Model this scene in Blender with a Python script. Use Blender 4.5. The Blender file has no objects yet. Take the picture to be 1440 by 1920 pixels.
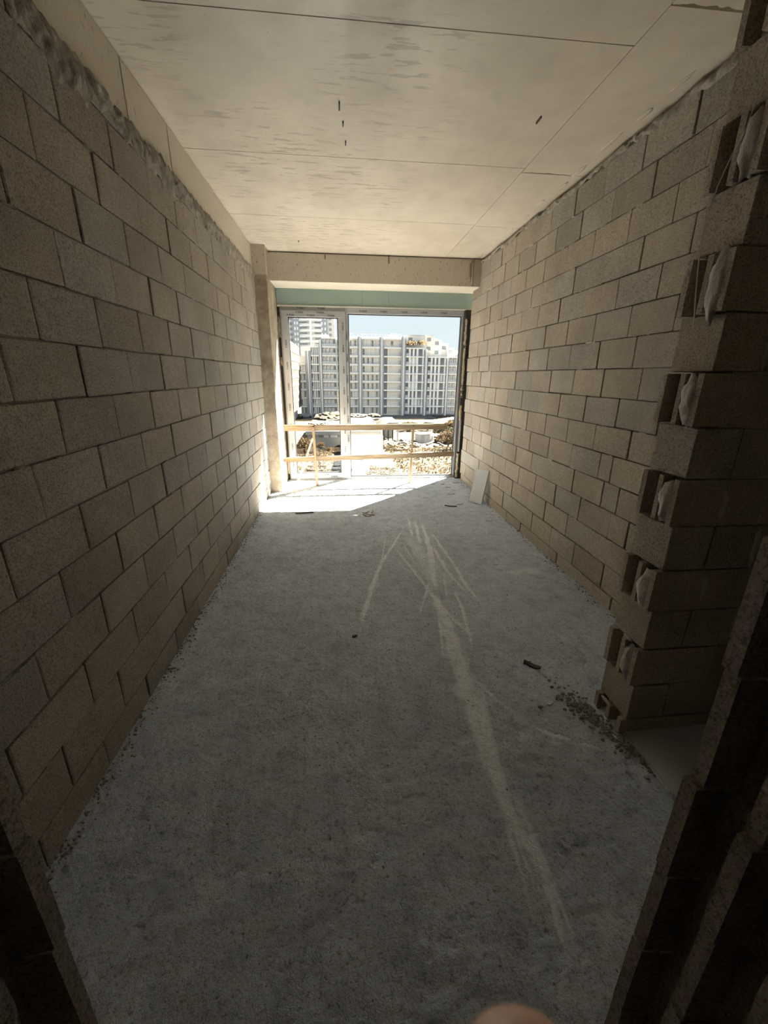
import bpy, bmesh, math, random
from mathutils import Vector, Matrix, noise
random.seed(7)
SC = bpy.context.scene
COL = SC.collection

# ------------------------------------------------------------------ camera
FPX, PITCH, YAW, ROLL, CAMH = 764.85, 0.32372, 0.10242, 0.00892, 1.62
def cam_axes():
    cy, sy, cp, sp = math.cos(YAW), math.sin(YAW), math.cos(PITCH), math.sin(PITCH)
    f = Vector((sy*cp, cy*cp, -sp)); r = Vector((cy, -sy, 0)); u = r.cross(f)
    cr, sr = math.cos(ROLL), math.sin(ROLL)
    return cr*r+sr*u, -sr*r+cr*u, f
CR, CU, CF = cam_axes()
CAM = Vector((0, 0, CAMH))
cd = bpy.data.cameras.new('camera'); cam = bpy.data.objects.new('camera', cd); COL.objects.link(cam)
cd.sensor_fit = 'HORIZONTAL'; cd.sensor_width = 36; cd.lens = FPX/1440*36
cd.clip_start = 0.005; cd.clip_end = 2000
cd.dof.use_dof = True; cd.dof.focus_distance = 3.5; cd.dof.aperture_fstop = 22
cam.matrix_world = Matrix.Translation(CAM) @ Matrix((CR, CU, -CF)).transposed().to_4x4()
SC.camera = cam
def ray(px, py): return CF + CR*((px-720)/FPX) - CU*((py-960)/FPX)
def hit(px, py, ax, v):            # where the ray of a photo pixel meets the plane axis = v
    d = ray(px, py); return CAM + d*((v-CAM[ax])/d[ax])

# ------------------------------------------------------------------ sky, sun, exposure
SC.view_settings.view_transform = 'Standard'; SC.view_settings.look = 'None'
SC.view_settings.gamma = 1.0; SC.view_settings.exposure = 0.15
SC.view_settings.use_curve_mapping = False
W = bpy.data.worlds.new('sky'); SC.world = W; W.use_nodes = True
wn = W.node_tree; wn.nodes.clear()
wo = wn.nodes.new('ShaderNodeOutputWorld'); wb = wn.nodes.new('ShaderNodeBackground')
tc = wn.nodes.new('ShaderNodeTexCoord'); sx = wn.nodes.new('ShaderNodeSeparateXYZ'); rp = wn.nodes.new('ShaderNodeValToRGB')
wn.links.new(tc.outputs['Generated'], sx.inputs[0]); wn.links.new(sx.outputs['Z'], rp.inputs[0])
rp.color_ramp.elements[0].position = 0.0; rp.color_ramp.elements[0].color = (0.885, 1.0, 1.045, 1)
rp.color_ramp.elements[1].position = 0.8; rp.color_ramp.elements[1].color = (0.66, 0.88, 1.07, 1)
wn.links.new(rp.outputs[0], wb.inputs[0]); wb.inputs[1].default_value = 0.93
wn.links.new(wb.outputs[0], wo.inputs[0])
SUN_EL = math.radians(45.5); SUN_AZ = Vector((0.714, 0.70, 0)).normalized()
sl = bpy.data.lights.new('sun_offscreen', 'SUN'); sl.energy = 128.0; sl.angle = math.radians(0.55); sl.color = (1.0, 0.90, 0.74)
so = bpy.data.objects.new('sun_offscreen', sl); COL.objects.link(so)
so.rotation_euler = (SUN_AZ*math.cos(SUN_EL) + Vector((0, 0, math.sin(SUN_EL)))).to_track_quat('Z', 'Y').to_euler()
so.location = (6, 12, 9)
SC.cycles.max_bounces = 12; SC.cycles.diffuse_bounces = 8; SC.cycles.transparent_max_bounces = 16

# ------------------------------------------------------------------ materials
MATS = {}
class NT:
    def __init__(s, name):
        s.m = bpy.data.materials.new(name); s.m.use_nodes = True; s.t = s.m.node_tree; s.t.nodes.clear()
        s.out = s.n('ShaderNodeOutputMaterial'); s.b = s.n('ShaderNodeBsdfPrincipled')
        s.l(s.b.outputs[0], s.out.inputs[0]); MATS[name] = s.m
    def n(s, k): return s.t.nodes.new(k)
    def l(s, a, b): s.t.links.new(a, b)
    def pos(s, scale=(1, 1, 1), obj=False):
        mp = s.n('ShaderNodeMapping'); mp.inputs['Scale'].default_value = scale
        if obj: g = s.n('ShaderNodeTexCoord'); s.l(g.outputs['Object'], mp.inputs[0])
        else: g = s.n('ShaderNodeNewGeometry'); s.l(g.outputs['Position'], mp.inputs[0])
        return mp.outputs[0]
    def noise(s, vec, scale, detail=4, rough=.6):
        t = s.n('ShaderNodeTexNoise'); t.inputs['Scale'].default_value = scale; t.inputs['Detail'].default_value = detail
        t.inputs['Roughness'].default_value = rough; s.l(vec, t.inputs['Vector']); return t.outputs['Fac']
    def ramp(s, fac, stops):
        r = s.n('ShaderNodeValToRGB'); e = r.color_ramp.elements
        while len(e) < len(stops): e.new(.5)
        for i, (p, c) in enumerate(stops):
            e[i].position = p; e[i].color = (c if hasattr(c, '__len__') else (c, c, c))[:3] + (1,) if hasattr(c, '__len__') else (c, c, c, 1)
        s.l(fac, r.inputs[0]); return r.outputs[0]
    def mix(s, a, b, fac, mode='MIX'):
        m = s.n('ShaderNodeMix'); m.data_type = 'RGBA'; m.blend_type = mode
        for i, v in ((6, a), (7, b), (0, fac)):
            if hasattr(v, 'is_linked'): s.l(v, m.inputs[i])
            elif i == 0: m.inputs[0].default_value = v
            else: m.inputs[i].default_value = tuple(v)[:3] + (1,)
        return m.outputs[2]
    def bump(s, h, strength, dist, prev=None):
        b = s.n('ShaderNodeBump'); b.inputs['Strength'].default_value = strength; b.inputs['Distance'].default_value = dist
        s.l(h, b.inputs['Height'])
        if prev is not None: s.l(prev, b.inputs['Normal'])
        return b.outputs[0]
    def done(s, col, rough=.9, nrm=None, spec=.3):
        if hasattr(col, 'is_linked'): s.l(col, s.b.inputs['Base Color'])
        else: s.b.inputs['Base Color'].default_value = tuple(col)[:3] + (1,)
        if hasattr(rough, 'is_linked'): s.l(rough, s.b.inputs['Roughness'])
        else: s.b.inputs['Roughness'].default_value = rough
        s.b.inputs['Specular IOR Level'].default_value = spec
        if nrm is not None: s.l(nrm, s.b.inputs['Normal'])
        return s.m

def block_mat(name, dark, light):
    t = NT(name); p = t.pos()
    big = t.noise(p, 2.2, 3); fine = t.noise(p, 150, 3, .7); mid = t.noise(p, 28, 4)
    c = t.mix(dark, light, t.ramp(big, [(.3, 0.), (.7, 1.)]))
    oi = t.n('ShaderNodeObjectInfo')
    c = t.mix(c, t.ramp(oi.outputs['Random'], [(0, (.84, .83, .82)), (.3, (.97, .96, .95)), (.8, (1.01, 1., .97)), (1, (1.10, 1.09, 1.08))]), 1.0, 'MULTIPLY')
    c = t.mix(c, t.ramp(fine, [(.34, (.38, .38, .38)), (.50, (1., 1., 1.)), (.75, (1.22, 1.22, 1.22))]), .95, 'MULTIPLY')
    c = t.mix(c, t.ramp(mid, [(.2, (.8, .8, .8)), (.6, (1.05, 1.05, 1.05))]), .7, 'MULTIPLY')
    n = t.bump(t.noise(p, 130, 4, .75), .75, .006); n = t.bump(mid, .3, .006, n)
    return t.done(c, .95, n, .15)
block_mat('block', (.325, .282, .236), (.42, .367, .305))
block_mat('block_grey', (.312, .285, .252), (.405, .370, .325))

t = NT('mortar'); p = t.pos()
c = t.mix((.22, .20, .17), (.46, .42, .36), t.ramp(t.noise(p, 11, 6, .7), [(.38, 0.), (.64, 1.)]))
t.done(c, .95, t.bump(t.noise(p, 90, 5, .7), .8, .008), .15)
t = NT('mortar_core'); p = t.pos()
c = t.mix((.26, .24, .21), (.44, .41, .36), t.noise(p, 9, 4))
t.done(c, .95, t.bump(t.noise(p, 60, 4), .8, .01), .1)
t = NT('patch_mortar'); p = t.pos()
t.done(t.mix((.36, .345, .32), (.52, .50, .47), t.noise(p, 18, 5)), .9, t.bump(t.noise(p, 45, 5, .7), .8, .01), .2)
t = NT('plaster_blob'); p = t.pos()
t.done(t.mix((.45, .43, .40), (.62, .60, .56), t.noise(p, 20, 4)), .85, t.bump(t.noise(p, 50, 4), .6, .006), .2)

t = NT('floor'); p = t.pos()
big = t.noise(p, 1.3, 4); mid = t.noise(p, 9, 5, .65); f1 = t.noise(p, 75, 4, .75); f2 = t.noise(p, 230, 3, .7)
c = t.mix((.505, .56, .64), (.635, .70, .79), t.ramp(big, [(.3, 0.), (.7, 1.)]))
c = t.mix(c, t.ramp(mid, [(.25, (.70, .70, .70)), (.5, (1, 1, 1)), (.72, (1.16, 1.16, 1.15))]), .9, 'MULTIPLY')
c = t.mix(c, t.ramp(f1, [(.32, (.36, .36, .36)), (.45, (1, 1, 1)), (.8, (1.2, 1.2, 1.2))]), .9, 'MULTIPLY')
c = t.mix(c, t.ramp(f2, [(.34, (.52, .52, .52)), (.49, (1, 1, 1)), (.78, (1.25, 1.25, 1.25))]), .8, 'MULTIPLY')
at_ = t.n('ShaderNodeAttribute'); at_.attribute_name = 'powder'
pm = t.mix(at_.outputs['Color'], t.ramp(t.noise(p, 80, 5, .75), [(.33, .35), (.52, 1.)]), 1., 'MULTIPLY')
pm = t.mix(pm, t.ramp(t.noise(p, 10, 4, .6), [(.25, .6), (.55, 1.)]), 1., 'MULTIPLY')
c = t.mix(c, (.90, .955, 1.), pm)
n = t.bump(f1, .9, .009); n = t.bump(mid, .55, .02, n); n = t.bump(f2, .5, .003, n)
t.done(c, .93, n, .2)
t = NT('floor_smooth'); p = t.pos()
t.done(t.mix((.44, .47, .51), (.52, .55, .59), t.noise(p, 3, 4)), .85, t.bump(t.noise(p, 60, 3), .3, .003), .2)

t = NT('ceiling'); p = t.pos()
big = t.noise(p, .9, 4); st = t.noise(t.pos((4.6, 24, 1)), 1.0, 4, .62); reg = t.noise(t.pos((1.1, .9, 1)), 1.3, 3)
c = t.mix((.535, .465, .375), (.65, .575, .475), t.ramp(big, [(.3, 0.), (.7, 1.)]))
c = t.mix(c, t.ramp(t.noise(p, 5, 5), [(.25, (.86, .85, .84)), (.6, (1.03, 1.03, 1.02))]), .8, 'MULTIPLY')
sepx = t.n('ShaderNodeSeparateXYZ'); t.l(t.pos(), sepx.inputs[0])
band = t.ramp(sepx.outputs['X'], [(.0, .85), (.5, .95), (.75, .25), (1, 0.)])
mk = t.mix(t.ramp(st, [(.555, 0.), (.59, 1.)]), t.ramp(reg, [(.42, 0.), (.54, 1.)]), 1.0, 'MULTIPLY')
mk = t.mix(mk, band, 1.0, 'MULTIPLY')
c = t.mix(c, (.40, .345, .27), mk)
spk = t.noise(t.pos((60, 60, 60)), 1.0, 2)
c = t.mix(c, (.25, .21, .16), t.ramp(spk, [(.74, 0.), (.77, .8)]))
rg = t.ramp(t.noise(t.pos((3.2, .5, 1)), 1.2, 3), [(.35, .34), (.7, .62)])
t.done(c, rg, t.bump(t.noise(p, 7, 4), .12, .01), .42)

t = NT('beam_concrete'); p = t.pos()
c = t.mix((.50, .445, .36), (.64, .58, .48), t.noise(p, 2.5, 5))
sp2 = t.noise(t.pos((70, 70, 22)), 1.0, 2)
c = t.mix(c, (.16, .13, .09), t.ramp(sp2, [(.655, 0.), (.69, .8)]))
t.done(c, .8, t.bump(t.noise(p, 40, 4), .25, .004), .25)
t = NT('column_concrete'); p = t.pos()
c = t.mix((.26, .205, .15), (.45, .385, .30), t.ramp(t.noise(p, 6, 6, .7), [(.35, 0.), (.65, 1.)]))
t.done(c, .9, t.bump(t.noise(p, 22, 5, .7), .6, .015), .2)
t = NT('seam'); t.done((.12, .10, .08), .9)
t = NT('green_board'); p = t.pos()
t.done(t.mix((.285, .375, .335), (.325, .415, .37), t.noise(p, 3, 3)), .8, None, .2)
t = NT('white_trim'); t.done((.82, .82, .80), .6)
t = NT('frame_film'); p = t.pos()
t.done(t.mix((.31, .32, .33), (.385, .395, .405), t.noise(p, 5, 3)), .45, t.bump(t.noise(p, 25, 2), .1, .004), .4)
t = NT('frame_dark'); t.done((.045, .045, .048), .5)
t = NT('print_ink'); t.done((.03, .03, .035), .6)
t = NT('print_grey'); t.done((.33, .33, .34), .6)
t = NT('gap_black'); p = t.pos(); t.done(t.mix((.012, .011, .010), (.05, .045, .04), t.noise(p, 20, 4)), .7)
t = NT('foam'); p = t.pos()
t.done(t.mix((.24, .19, .12), (.46, .39, .28), t.noise(p, 18, 4)), .9, t.bump(t.noise(p, 60, 4), .8, .008), .2)
def wood(name, a, b, axis):
    t = NT(name); s = [9, 9, 9]; s[axis] = .6
    g = t.noise(t.pos(tuple(3*v for v in s)), 1.5, 6, .65); p = t.pos()
    c = t.mix(a, b, t.ramp(g, [(.35, 0.), (.65, 1.)]))
    t.done(c, .8, t.bump(g, .35, .004), .2)
wood('plank_wood', (.20, .140, .082), (.35, .262, .168), 0)
wood('batten_wood', (.24, .165, .09), (.38, .285, .17), 2)
t = NT('white_board'); p = t.pos(); t.done(t.mix((.53, .56, .60), (.60, .63, .67), t.noise(p, 6, 3)), .7)
t = NT('pale_lath'); t.done((.75, .72, .66), .7)
t = NT('dark_scrap'); t.done((.06, .06, .06), .7)
t = NT('brown_scrap'); p = t.pos(); t.done(t.mix((.20, .13, .08), (.42, .31, .20), t.noise(p, 40, 3)), .8)
t = NT('white_scrap'); t.done((.75, .75, .73), .8)
t = NT('pebble'); p = t.pos(); t.done(t.mix((.20, .19, .18), (.42, .41, .39), t.noise(p, 25, 3)), .95)
t = NT('string'); t.done((.70, .69, .66), .8)
t = NT('skin'); p = t.pos()
t.done(t.mix((.62, .36, .25), (.70, .43, .31), t.noise(p, 60, 3)), .5, t.bump(t.noise(p, 400, 2), .15, .001), .4)
MATS['skin'].node_tree.nodes['Principled BSDF'].inputs['Subsurface Weight'].default_value = .1
MATS['skin'].node_tree.nodes['Principled BSDF'].inputs['Subsurface Radius'].default_value = (.006, .002, .001)
t = NT('nail'); t.done((.78, .55, .47), .3)
# glass: thin pane
t = NT('glass'); tr = t.n('ShaderNodeBsdfTransparent'); gl = t.n('ShaderNodeBsdfGlossy'); mx = t.n('ShaderNodeMixShader'); lw_ = t.n('ShaderNodeLayerWeight'); lw_.inputs[0].default_value = .5
pw_ = t.n('ShaderNodeMath'); pw_.operation = 'POWER'; pw_.inputs[1].default_value = 4.; t.l(lw_.outputs['Facing'], pw_.inputs[0])
fr = t.n('ShaderNodeMath'); fr.operation = 'MULTIPLY_ADD'; fr.inputs[1].default_value = .7; fr.inputs[2].default_value = .03; t.l(pw_.outputs[0], fr.inputs[0])
gl.inputs['Roughness'].default_value = .02; tr.inputs[0].default_value = (.96, .97, .965, 1)
t.l(fr.outputs[0], mx.inputs[0]); t.l(tr.outputs[0], mx.inputs[1]); t.l(gl.outputs[0], mx.inputs[2]); t.l(mx.outputs[0], t.out.inputs[0])
# outside
def plain(name, c, rough=.85, var=.12, sc=.6):
    t = NT(name); p = t.pos()
    d = tuple(v*(1-var) for v in c); l = tuple(min(1, v*(1+var)) for v in c)
    t.done(t.mix(d, l, t.noise(p, sc, 4)), rough, None, .2)
plain('facade_beige', (.74, .71, .67), var=.06); plain('facade_grey', (.43, .445, .48)); plain('facade_white', (.92, .92, .92), var=.03)
plain('facade_cream', (.80, .735, .65), var=.05); plain('facade_dark', (.33, .35, .39)); plain('window_dark', (.23, .245, .27), .3)
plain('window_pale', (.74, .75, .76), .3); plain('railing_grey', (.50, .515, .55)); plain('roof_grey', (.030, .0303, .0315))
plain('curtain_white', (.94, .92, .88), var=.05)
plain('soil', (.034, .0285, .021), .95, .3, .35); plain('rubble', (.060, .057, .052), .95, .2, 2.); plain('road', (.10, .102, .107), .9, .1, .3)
plain('low_white', (.38, .365, .335), .9, .08); plain('low_roof', (.036, .035, .033), .9, .15)
plain('container_white', (.38, .38, .38), .7, .05); plain('car_grey', (.20, .21, .225), .3, .05); plain('tyre', (.03, .03, .03), .9)
plain('sand', (.048, .040, .029), .95, .2, 1.2)
def leafy(name, c, var, sc):                             # thin leaves let the sun through
    t = NT(name); p = t.pos(); d = tuple(v*(1-var) for v in c); l = tuple(v*(1+var) for v in c)
    k = t.mix(d, l, t.noise(p, sc, 4)); t.done(k, .9, None, .1)
    tl = t.n('ShaderNodeBsdfTranslucent'); ms = t.n('ShaderNodeMixShader'); ms.inputs[0].default_value = .5
    t.l(k, tl.inputs[0]); t.l(t.b.outputs[0], ms.inputs[1]); t.l(tl.outputs[0], ms.inputs[2]); t.l(ms.outputs[0], t.out.inputs[0])
leafy('dry_grass', (.066, .051, .032), .3, 3.); leafy('dry_leaf', (.085, .060, .032), .4, 3.); leafy('green_leaf', (.055, .056, .036), .3, 3.); leafy('terrace_leaf', (.26, .20, .13), .35, 2.)
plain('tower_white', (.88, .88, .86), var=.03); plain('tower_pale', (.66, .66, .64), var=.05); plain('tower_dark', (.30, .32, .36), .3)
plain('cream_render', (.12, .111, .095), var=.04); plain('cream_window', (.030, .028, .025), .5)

# ------------------------------------------------------------------ mesh helpers
def link(name, me, mat=None, parent=None, loc=None):
    o = bpy.data.objects.new(name, me); COL.objects.link(o)
    if mat and me is not None and not me.materials: me.materials.append(MATS[mat])
    if parent is not None: o.parent = parent
    if loc is not None: o.location = loc
    return o
def tag(o, label=None, cat=None, group=None, kind=None):
    if label: o['label'] = label
    if cat: o['category'] = cat
    if group: o['group'] = group
    if kind: o['kind'] = kind
    return o
def empty(name, loc, label=None, cat=None, group=None, kind=None):
    o = bpy.data.objects.new(name, None); COL.objects.link(o); o.location = loc; o.empty_display_size = .1
    return tag(o, label, cat, group, kind)
def mesh_of(bm, name='m', smooth=False):
    me = bpy.data.meshes.new(name); bm.normal_update(); bm.to_mesh(me); bm.free()
    if smooth:
        for f in me.polygons: f.use_smooth = True
    return me
def box_me(x0, x1, y0, y1, z0, z1, bev=0, seg=1):
    bm = bmesh.new(); bmesh.ops.create_cube(bm, size=1)
    for v in bm.verts:
        v.co = Vector(((x0+x1)/2+v.co.x*(x1-x0), (y0+y1)/2+v.co.y*(y1-y0), (z0+z1)/2+v.co.z*(z1-z0)))
    if bev: bmesh.ops.bevel(bm, geom=bm.edges[:], offset=bev, segments=seg, affect='EDGES', profile=.5)
    return mesh_of(bm)
def box(name, mat, b, parent=None, bev=0):
    """box given in world coords; origin at the base centre, offset by the parent's location"""
    x0, x1, y0, y1, z0, z1 = b; c = Vector(((x0+x1)/2, (y0+y1)/2, z0))
    me = box_me(x0-c.x, x1-c.x, y0-c.y, y1-c.y, 0, z1-z0, bev)
    pl_ = parent.matrix_basis.translation if parent is not None else Vector()
    if parent is not None and parent.parent is not None: pl_ = pl_ + parent.parent.location
    return link(name, me, mat, parent, c-pl_)
UNIT = {}
def upart(name, mat, b, parent):   # shared unit cube, scaled: cheap repeated pieces
    if mat not in UNIT:
        UNIT[mat] = box_me(-.5, .5, -.5, .5, -.5, .5); UNIT[mat].materials.append(MATS[mat])
    o = bpy.data.objects.new(name, UNIT[mat]); COL.objects.link(o); o.parent = parent
    off = parent.location.copy(); q = parent.parent
    while q is not None: off += q.location; q = q.parent
    x0, x1, y0, y1, z0, z1 = b
    o.location = Vector(((x0+x1)/2, (y0+y1)/2, (z0+z1)/2)) - off; o.scale = (x1-x0, y1-y0, z1-z0)
    return o
def tube_me(pts, r, n=8, r2=None, cap=True):
    pts = [Vector(p) for p in pts]; bm = bmesh.new(); rings = []; up = Vector((0, 0, 1))
    for i, p in enumerate(pts):
        d = (pts[min(i+1, len(pts)-1)]-pts[max(i-1, 0)]).normalized()
        a = d.orthogonal().normalized() if abs(d.dot(up)) > .98 else d.cross(up).normalized()
        b = d.cross(a); rr = r if r2 is None else r+(r2-r)*i/(len(pts)-1)
        rings.append([bm.verts.new(p+a*rr*math.cos(2*math.pi*k/n)+b*rr*math.sin(2*math.pi*k/n)) for k in range(n)])
    for A, B in zip(rings, rings[1:]):
        for k in range(n): bm.faces.new((A[k], A[(k+1) % n], B[(k+1) % n], B[k]))
    if cap: bm.faces.new(rings[0]); bm.faces.new(rings[-1])
    bmesh.ops.recalc_face_normals(bm, faces=bm.faces[:])
    return mesh_of(bm, smooth=n > 6)
def bar_me(a, b, w, th, sidev=Vector((1, 0, 0))):      # straight lath from a to b, width w along sidev, thickness th
    a, b = Vector(a), Vector(b); d = (b-a).normalized(); s = (sidev-d*sidev.dot(d)).normalized(); n = d.cross(s); bm = bmesh.new(); R = []
    for p in (a, b): R.append([bm.verts.new(p+s*sx_*w/2+n*sn*th/2) for sx_, sn in ((-1, -1), (1, -1), (1, 1), (-1, 1))])
    for k in range(4): bm.faces.new((R[0][k], R[0][(k+1) % 4], R[1][(k+1) % 4], R[1][k]))
    bm.faces.new(R[0]); bm.faces.new(R[1]); bmesh.ops.recalc_face_normals(bm, faces=bm.faces[:])
    return mesh_of(bm)
def blob_me(sx_, sy_, sz_, amp=.3, freq=3, sub=2, seed=0):
    bm = bmesh.new(); bmesh.ops.create_icosphere(bm, subdivisions=sub, radius=1)
    for v in bm.verts:
        k = 1+amp*noise.noise(v.co*freq+Vector((seed*7.1, seed*3.3, 0)))+(amp*.35*noise.noise(v.co*freq*3.7+Vector((seed, 5, 2))) if sub > 2 else 0)
        v.co = Vector((v.co.x*sx_*k, v.co.y*sy_*k, v.co.z*sz_*k))
    return mesh_of(bm, smooth=True)
def recenter(o):                    # put the origin of a world-coordinate mesh at its base centre
    vs = o.data.vertices; c = Vector((sum(v.co.x for v in vs)/len(vs), sum(v.co.y for v in vs)/len(vs), min(v.co.z for v in vs)))
    o.data.transform(Matrix.Translation(-c)); o.location = o.location+c; return o

# ------------------------------------------------------------------ room shell
XL, XR, HC, YW = -1.043, 1.919, 3.112, 6.57
X_P, YP0, YP1 = 1.307, 1.401, 1.600                     # pier wall end and its two faces
XJL, XJR, YD0, YD1 = -.415, .505, .220, .410            # doorway jambs
FX0, FX1, FY0, FY1, FST = XL-.05, XR+.05, YD0-.2, YW+.12, .01
FNX, FNY = int((FX1-FX0)/FST), int((FY1-FY0)/FST)
def fz(x, y):
    return -.004+.008*(noise.noise(Vector((x*1.1, y*1.1, 3)))*.9+noise.noise(Vector((x*5, y*5, 8)))*.40)+.0028*noise.noise(Vector((x*21, y*21, 1)))
PMASK = [0.0]*((FNX+1)*(FNY+1))
def c6(x, y): return (620+x/2.571, 940+y/2.571)
def c8(x, y): return (900+x/2.667, 1300+y/2.667)
def streak(pts, widths, strength, seed):
    """powder band along a floor path, widths in metres, fading at sides and ends"""
    P = [hit(*p, 2, .0) for p in pts]; d = [0]
    for a, b in zip(P, P[1:]): d.append(d[-1]+(b-a).length)
    n = max(6, int(d[-1]/.005))
    for i in range(n+1):
        s_ = d[-1]*i/n; k = min(max(j for j in range(len(d)) if d[j] <= s_+1e-9), len(P)-2)
        f = (s_-d[k])/max(1e-6, d[k+1]-d[k]); p_ = P[k].lerp(P[k+1], f); w = widths[k]+(widths[k+1]-widths[k])*f; w = max(w, .013)
        tn = (P[k+1]-P[k]).normalized(); sx_, sy_ = tn.y, -tn.x; wob = .25*w*noise.noise(Vector((s_*9, seed, 0)))
        e = min(1, i/n*7, (n-i)/n*7)**.6; m = max(2, int(w/.005))
        for c in range(m+1):
            u = c/m*2-1; o_ = u*w/2*(1+.35*noise.noise(Vector((s_*14, seed, u))))+wob
            gi, gj = round((p_.x+sx_*o_-FX0)/(FX1-FX0)*FNX), round((p_.y+sy_*o_-FY0)/(FY1-FY0)*FNY)
            if 0 <= gi <= FNX and 0 <= gj <= FNY:
                v = 1.55*strength*e*max(0, 1-u*u)**.6*(.5+1.4*abs(noise.noise(Vector((u*w*62, s_*1.3, seed)))))
                q_ = gj*(FNX+1)+gi
                if v > PMASK[q_]: PMASK[q_] = v
S6 = [([(355, 125), (240, 300), (190, 440), (140, 625)], [.010, .035, .045, .012], 1.), ([(265, 170), (240, 320)], [.012, .016], .7), ([(135, 585), (200, 400)], [.008, .016], .7),
      ([(372, 78), (395, 170)], [.02, .024], .9), ([(405, 90), (432, 205)], [.026, .04], 1.), ([(437, 100), (480, 230), (500, 415)], [.02, .055, .05], 1.1),
      ([(475, 135), (600, 310), (650, 400), (745, 515)], [.012, .03, .03, .008], .9), ([(490, 210), (560, 330), (660, 445)], [.03, .03, .012], .8),
      ([(308, 220), (400, 330), (500, 460), (560, 540), (695, 645)], [.012, .022, .035, .03, .008], 1.), ([(345, 200), (405, 290)], [.012, .014], .7),
      ([(380, 170), (470, 300), (500, 430)], [.13, .16, .06], .38), ([(475, 390), (430, 535)], [.022, .012], .8), ([(600, 430), (640, 530), (685, 715)], [.02, .025, .010], .9),
      ([(318, 275), (368, 328)], [.01, .014], .7), ([(545, 340), (560, 460)], [.016, .014], .6), ([(520, 490), (600, 575), (695, 655)], [.03, .022, .012], .8),
      ([(500, 440), (560, 590), (600, 720), (640, 860), (690, 1000), (740, 1150), (800, 1337)], [.05, .09, .11, .12, .11, .10, .095], 1.0),
      ([(515, 480), (545, 740)], [.02, .02], .6), ([(690, 855), (810, 960), (905, 1030)], [.03, .014, .008], .6), ([(975, 1075), (1060, 1120), (1190, 1152)], [.006, .03, .008], .85),
      ([(1185, 1158), (1260, 1175), (1340, 1205)], [.006, .014, .008], .6), ([(1050, 1140), (1110, 1175)], [.04, .04], .5), ([(1040, 1205), (1085, 1225)], [.02, .02], .3),
      ([(600, 380), (640, 360), (560, 385)], [.03, .03, .03], .4),
      ([(850, 340), (1010, 330)], [.12, .16], .32), ([(1070, 430), (1160, 430)], [.06, .05], .18), ([(230, 450), (340, 430)], [.06, .05], .28), ([(250, 560), (330, 600)], [.12, .1], .14)]
for i, (p_, w_, s_) in enumerate(S6): streak([c6(*v) for v in p_], w_, s_, i+1)
S8 = [([(-20, -30), (60, 340), (150, 600), (280, 820), (350, 1000), (430, 1250), (455, 1345)], [.09, .075, .06, .045, .035, .016, .006], 1.),
      ([(70, 380), (190, 850), (272, 1125)], [.03, .018, .006], .6), ([(110, 500), (200, 760), (300, 1000)], [.022, .018, .006], .7), ([(170, 500), (300, 780), (480, 1240)], [.03, .022, .006], .7)]
for i, (p_, w_, s_) in enumerate(S8): streak([c8(*v) for v in p_], w_, s_, i+40)
def make_floor():
    V = []; F = []
    for j in range(FNY+1):
        y = FY0+(FY1-FY0)*j/FNY
        for i in range(FNX+1):
            x = FX0+(FX1-FX0)*i/FNX
            pit = noise.noise(Vector((x*48, y*48, 5)))
            cr = abs(x-X_P-.004-.012*noise.noise(Vector((y*9, 2, 4)))) < .0065 and YD1 < y < YP0    # crack along the niche floor
            V.append((x, y, fz(x, y)+.0022*pit-(.004 if pit < -.42 else 0)-(.022 if cr else 0)))
    for j in range(FNY):
        r = j*(FNX+1)
        for i in range(FNX): F.append((r+i, r+i+1, r+i+FNX+2, r+i+FNX+1))
    me = bpy.data.meshes.new('floor'); me.from_pydata(V, [], F)
    me.polygons.foreach_set('use_smooth', [True]*len(me.polygons))
    at = me.attributes.new('powder', 'FLOAT', 'POINT'); at.data.foreach_set('value', [min(1., v) for v in PMASK])
    return tag(link('floor', me, 'floor'), 'rough grey concrete screed floor with white powder streaks', kind='structure')
floor = make_floor()
# smoother niche floor beside the crack
floor_n = box('floor_niche', 'floor_smooth', (X_P+.012, 4.6, YD1, YP0+.02, -.2, .004)); tag(floor_n, 'smooth concrete floor of the side niche', kind='structure')
tag(box('floor_slab', 'floor_smooth', (XL-.3, 4.8, -6.0, YW+.13, -.25, -.03)), 'concrete floor slab under the screed', kind='structure')
ceil = tag(box('ceiling', 'ceiling', (XL-.3, 4.8, -6.2, YW+.1, HC+.028, HC+.25)), 'cast concrete ceiling with formwork seams', kind='structure')
ys = [-6, -.02, 1.20, 2.412, 3.632, 4.862, YW+.1]
for a, b in zip(ys, ys[1:]): upart('panel', 'ceiling', (XL-.3, 1.4215, a+.003, b-.003, HC, HC+.03), ceil)
def chipped_panel(y0, y1, seed, w):                      # cast panel whose far edge has broken off raggedly
    xs = [1.4265+.015*i for i in range(28)]+[4.8]; n = len(xs); V = []
    for z in (HC+.001, HC+.031):
        V += [(x, y1-(w*max(0., 1-abs(2*i/26-1)**3)*(.35+.9*abs(noise.noise(Vector((i*.9, seed, 0))))) if i < 27 else 0.), z) for i, x in enumerate(xs)]+[(4.8, y0, z), (1.4265, y0, z)]
    m = n+2; F = [tuple(range(m)), tuple(range(2*m-1, m-1, -1))]+[(i, (i+1) % m, m+(i+1) % m, m+i) for i in range(m)]
    me = bpy.data.meshes.new('panel'); me.from_pydata(V, [], F); bm = bmesh.new(); bm.from_mesh(me)
    bmesh.ops.recalc_face_normals(bm, faces=bm.faces[:]); bm.to_mesh(me); bm.free()
    return link('panel', me, 'ceiling', ceil, -ceil.location)
ys = [-6, .70, 2.185, 3.702, 4.905, YW+.1]
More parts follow.
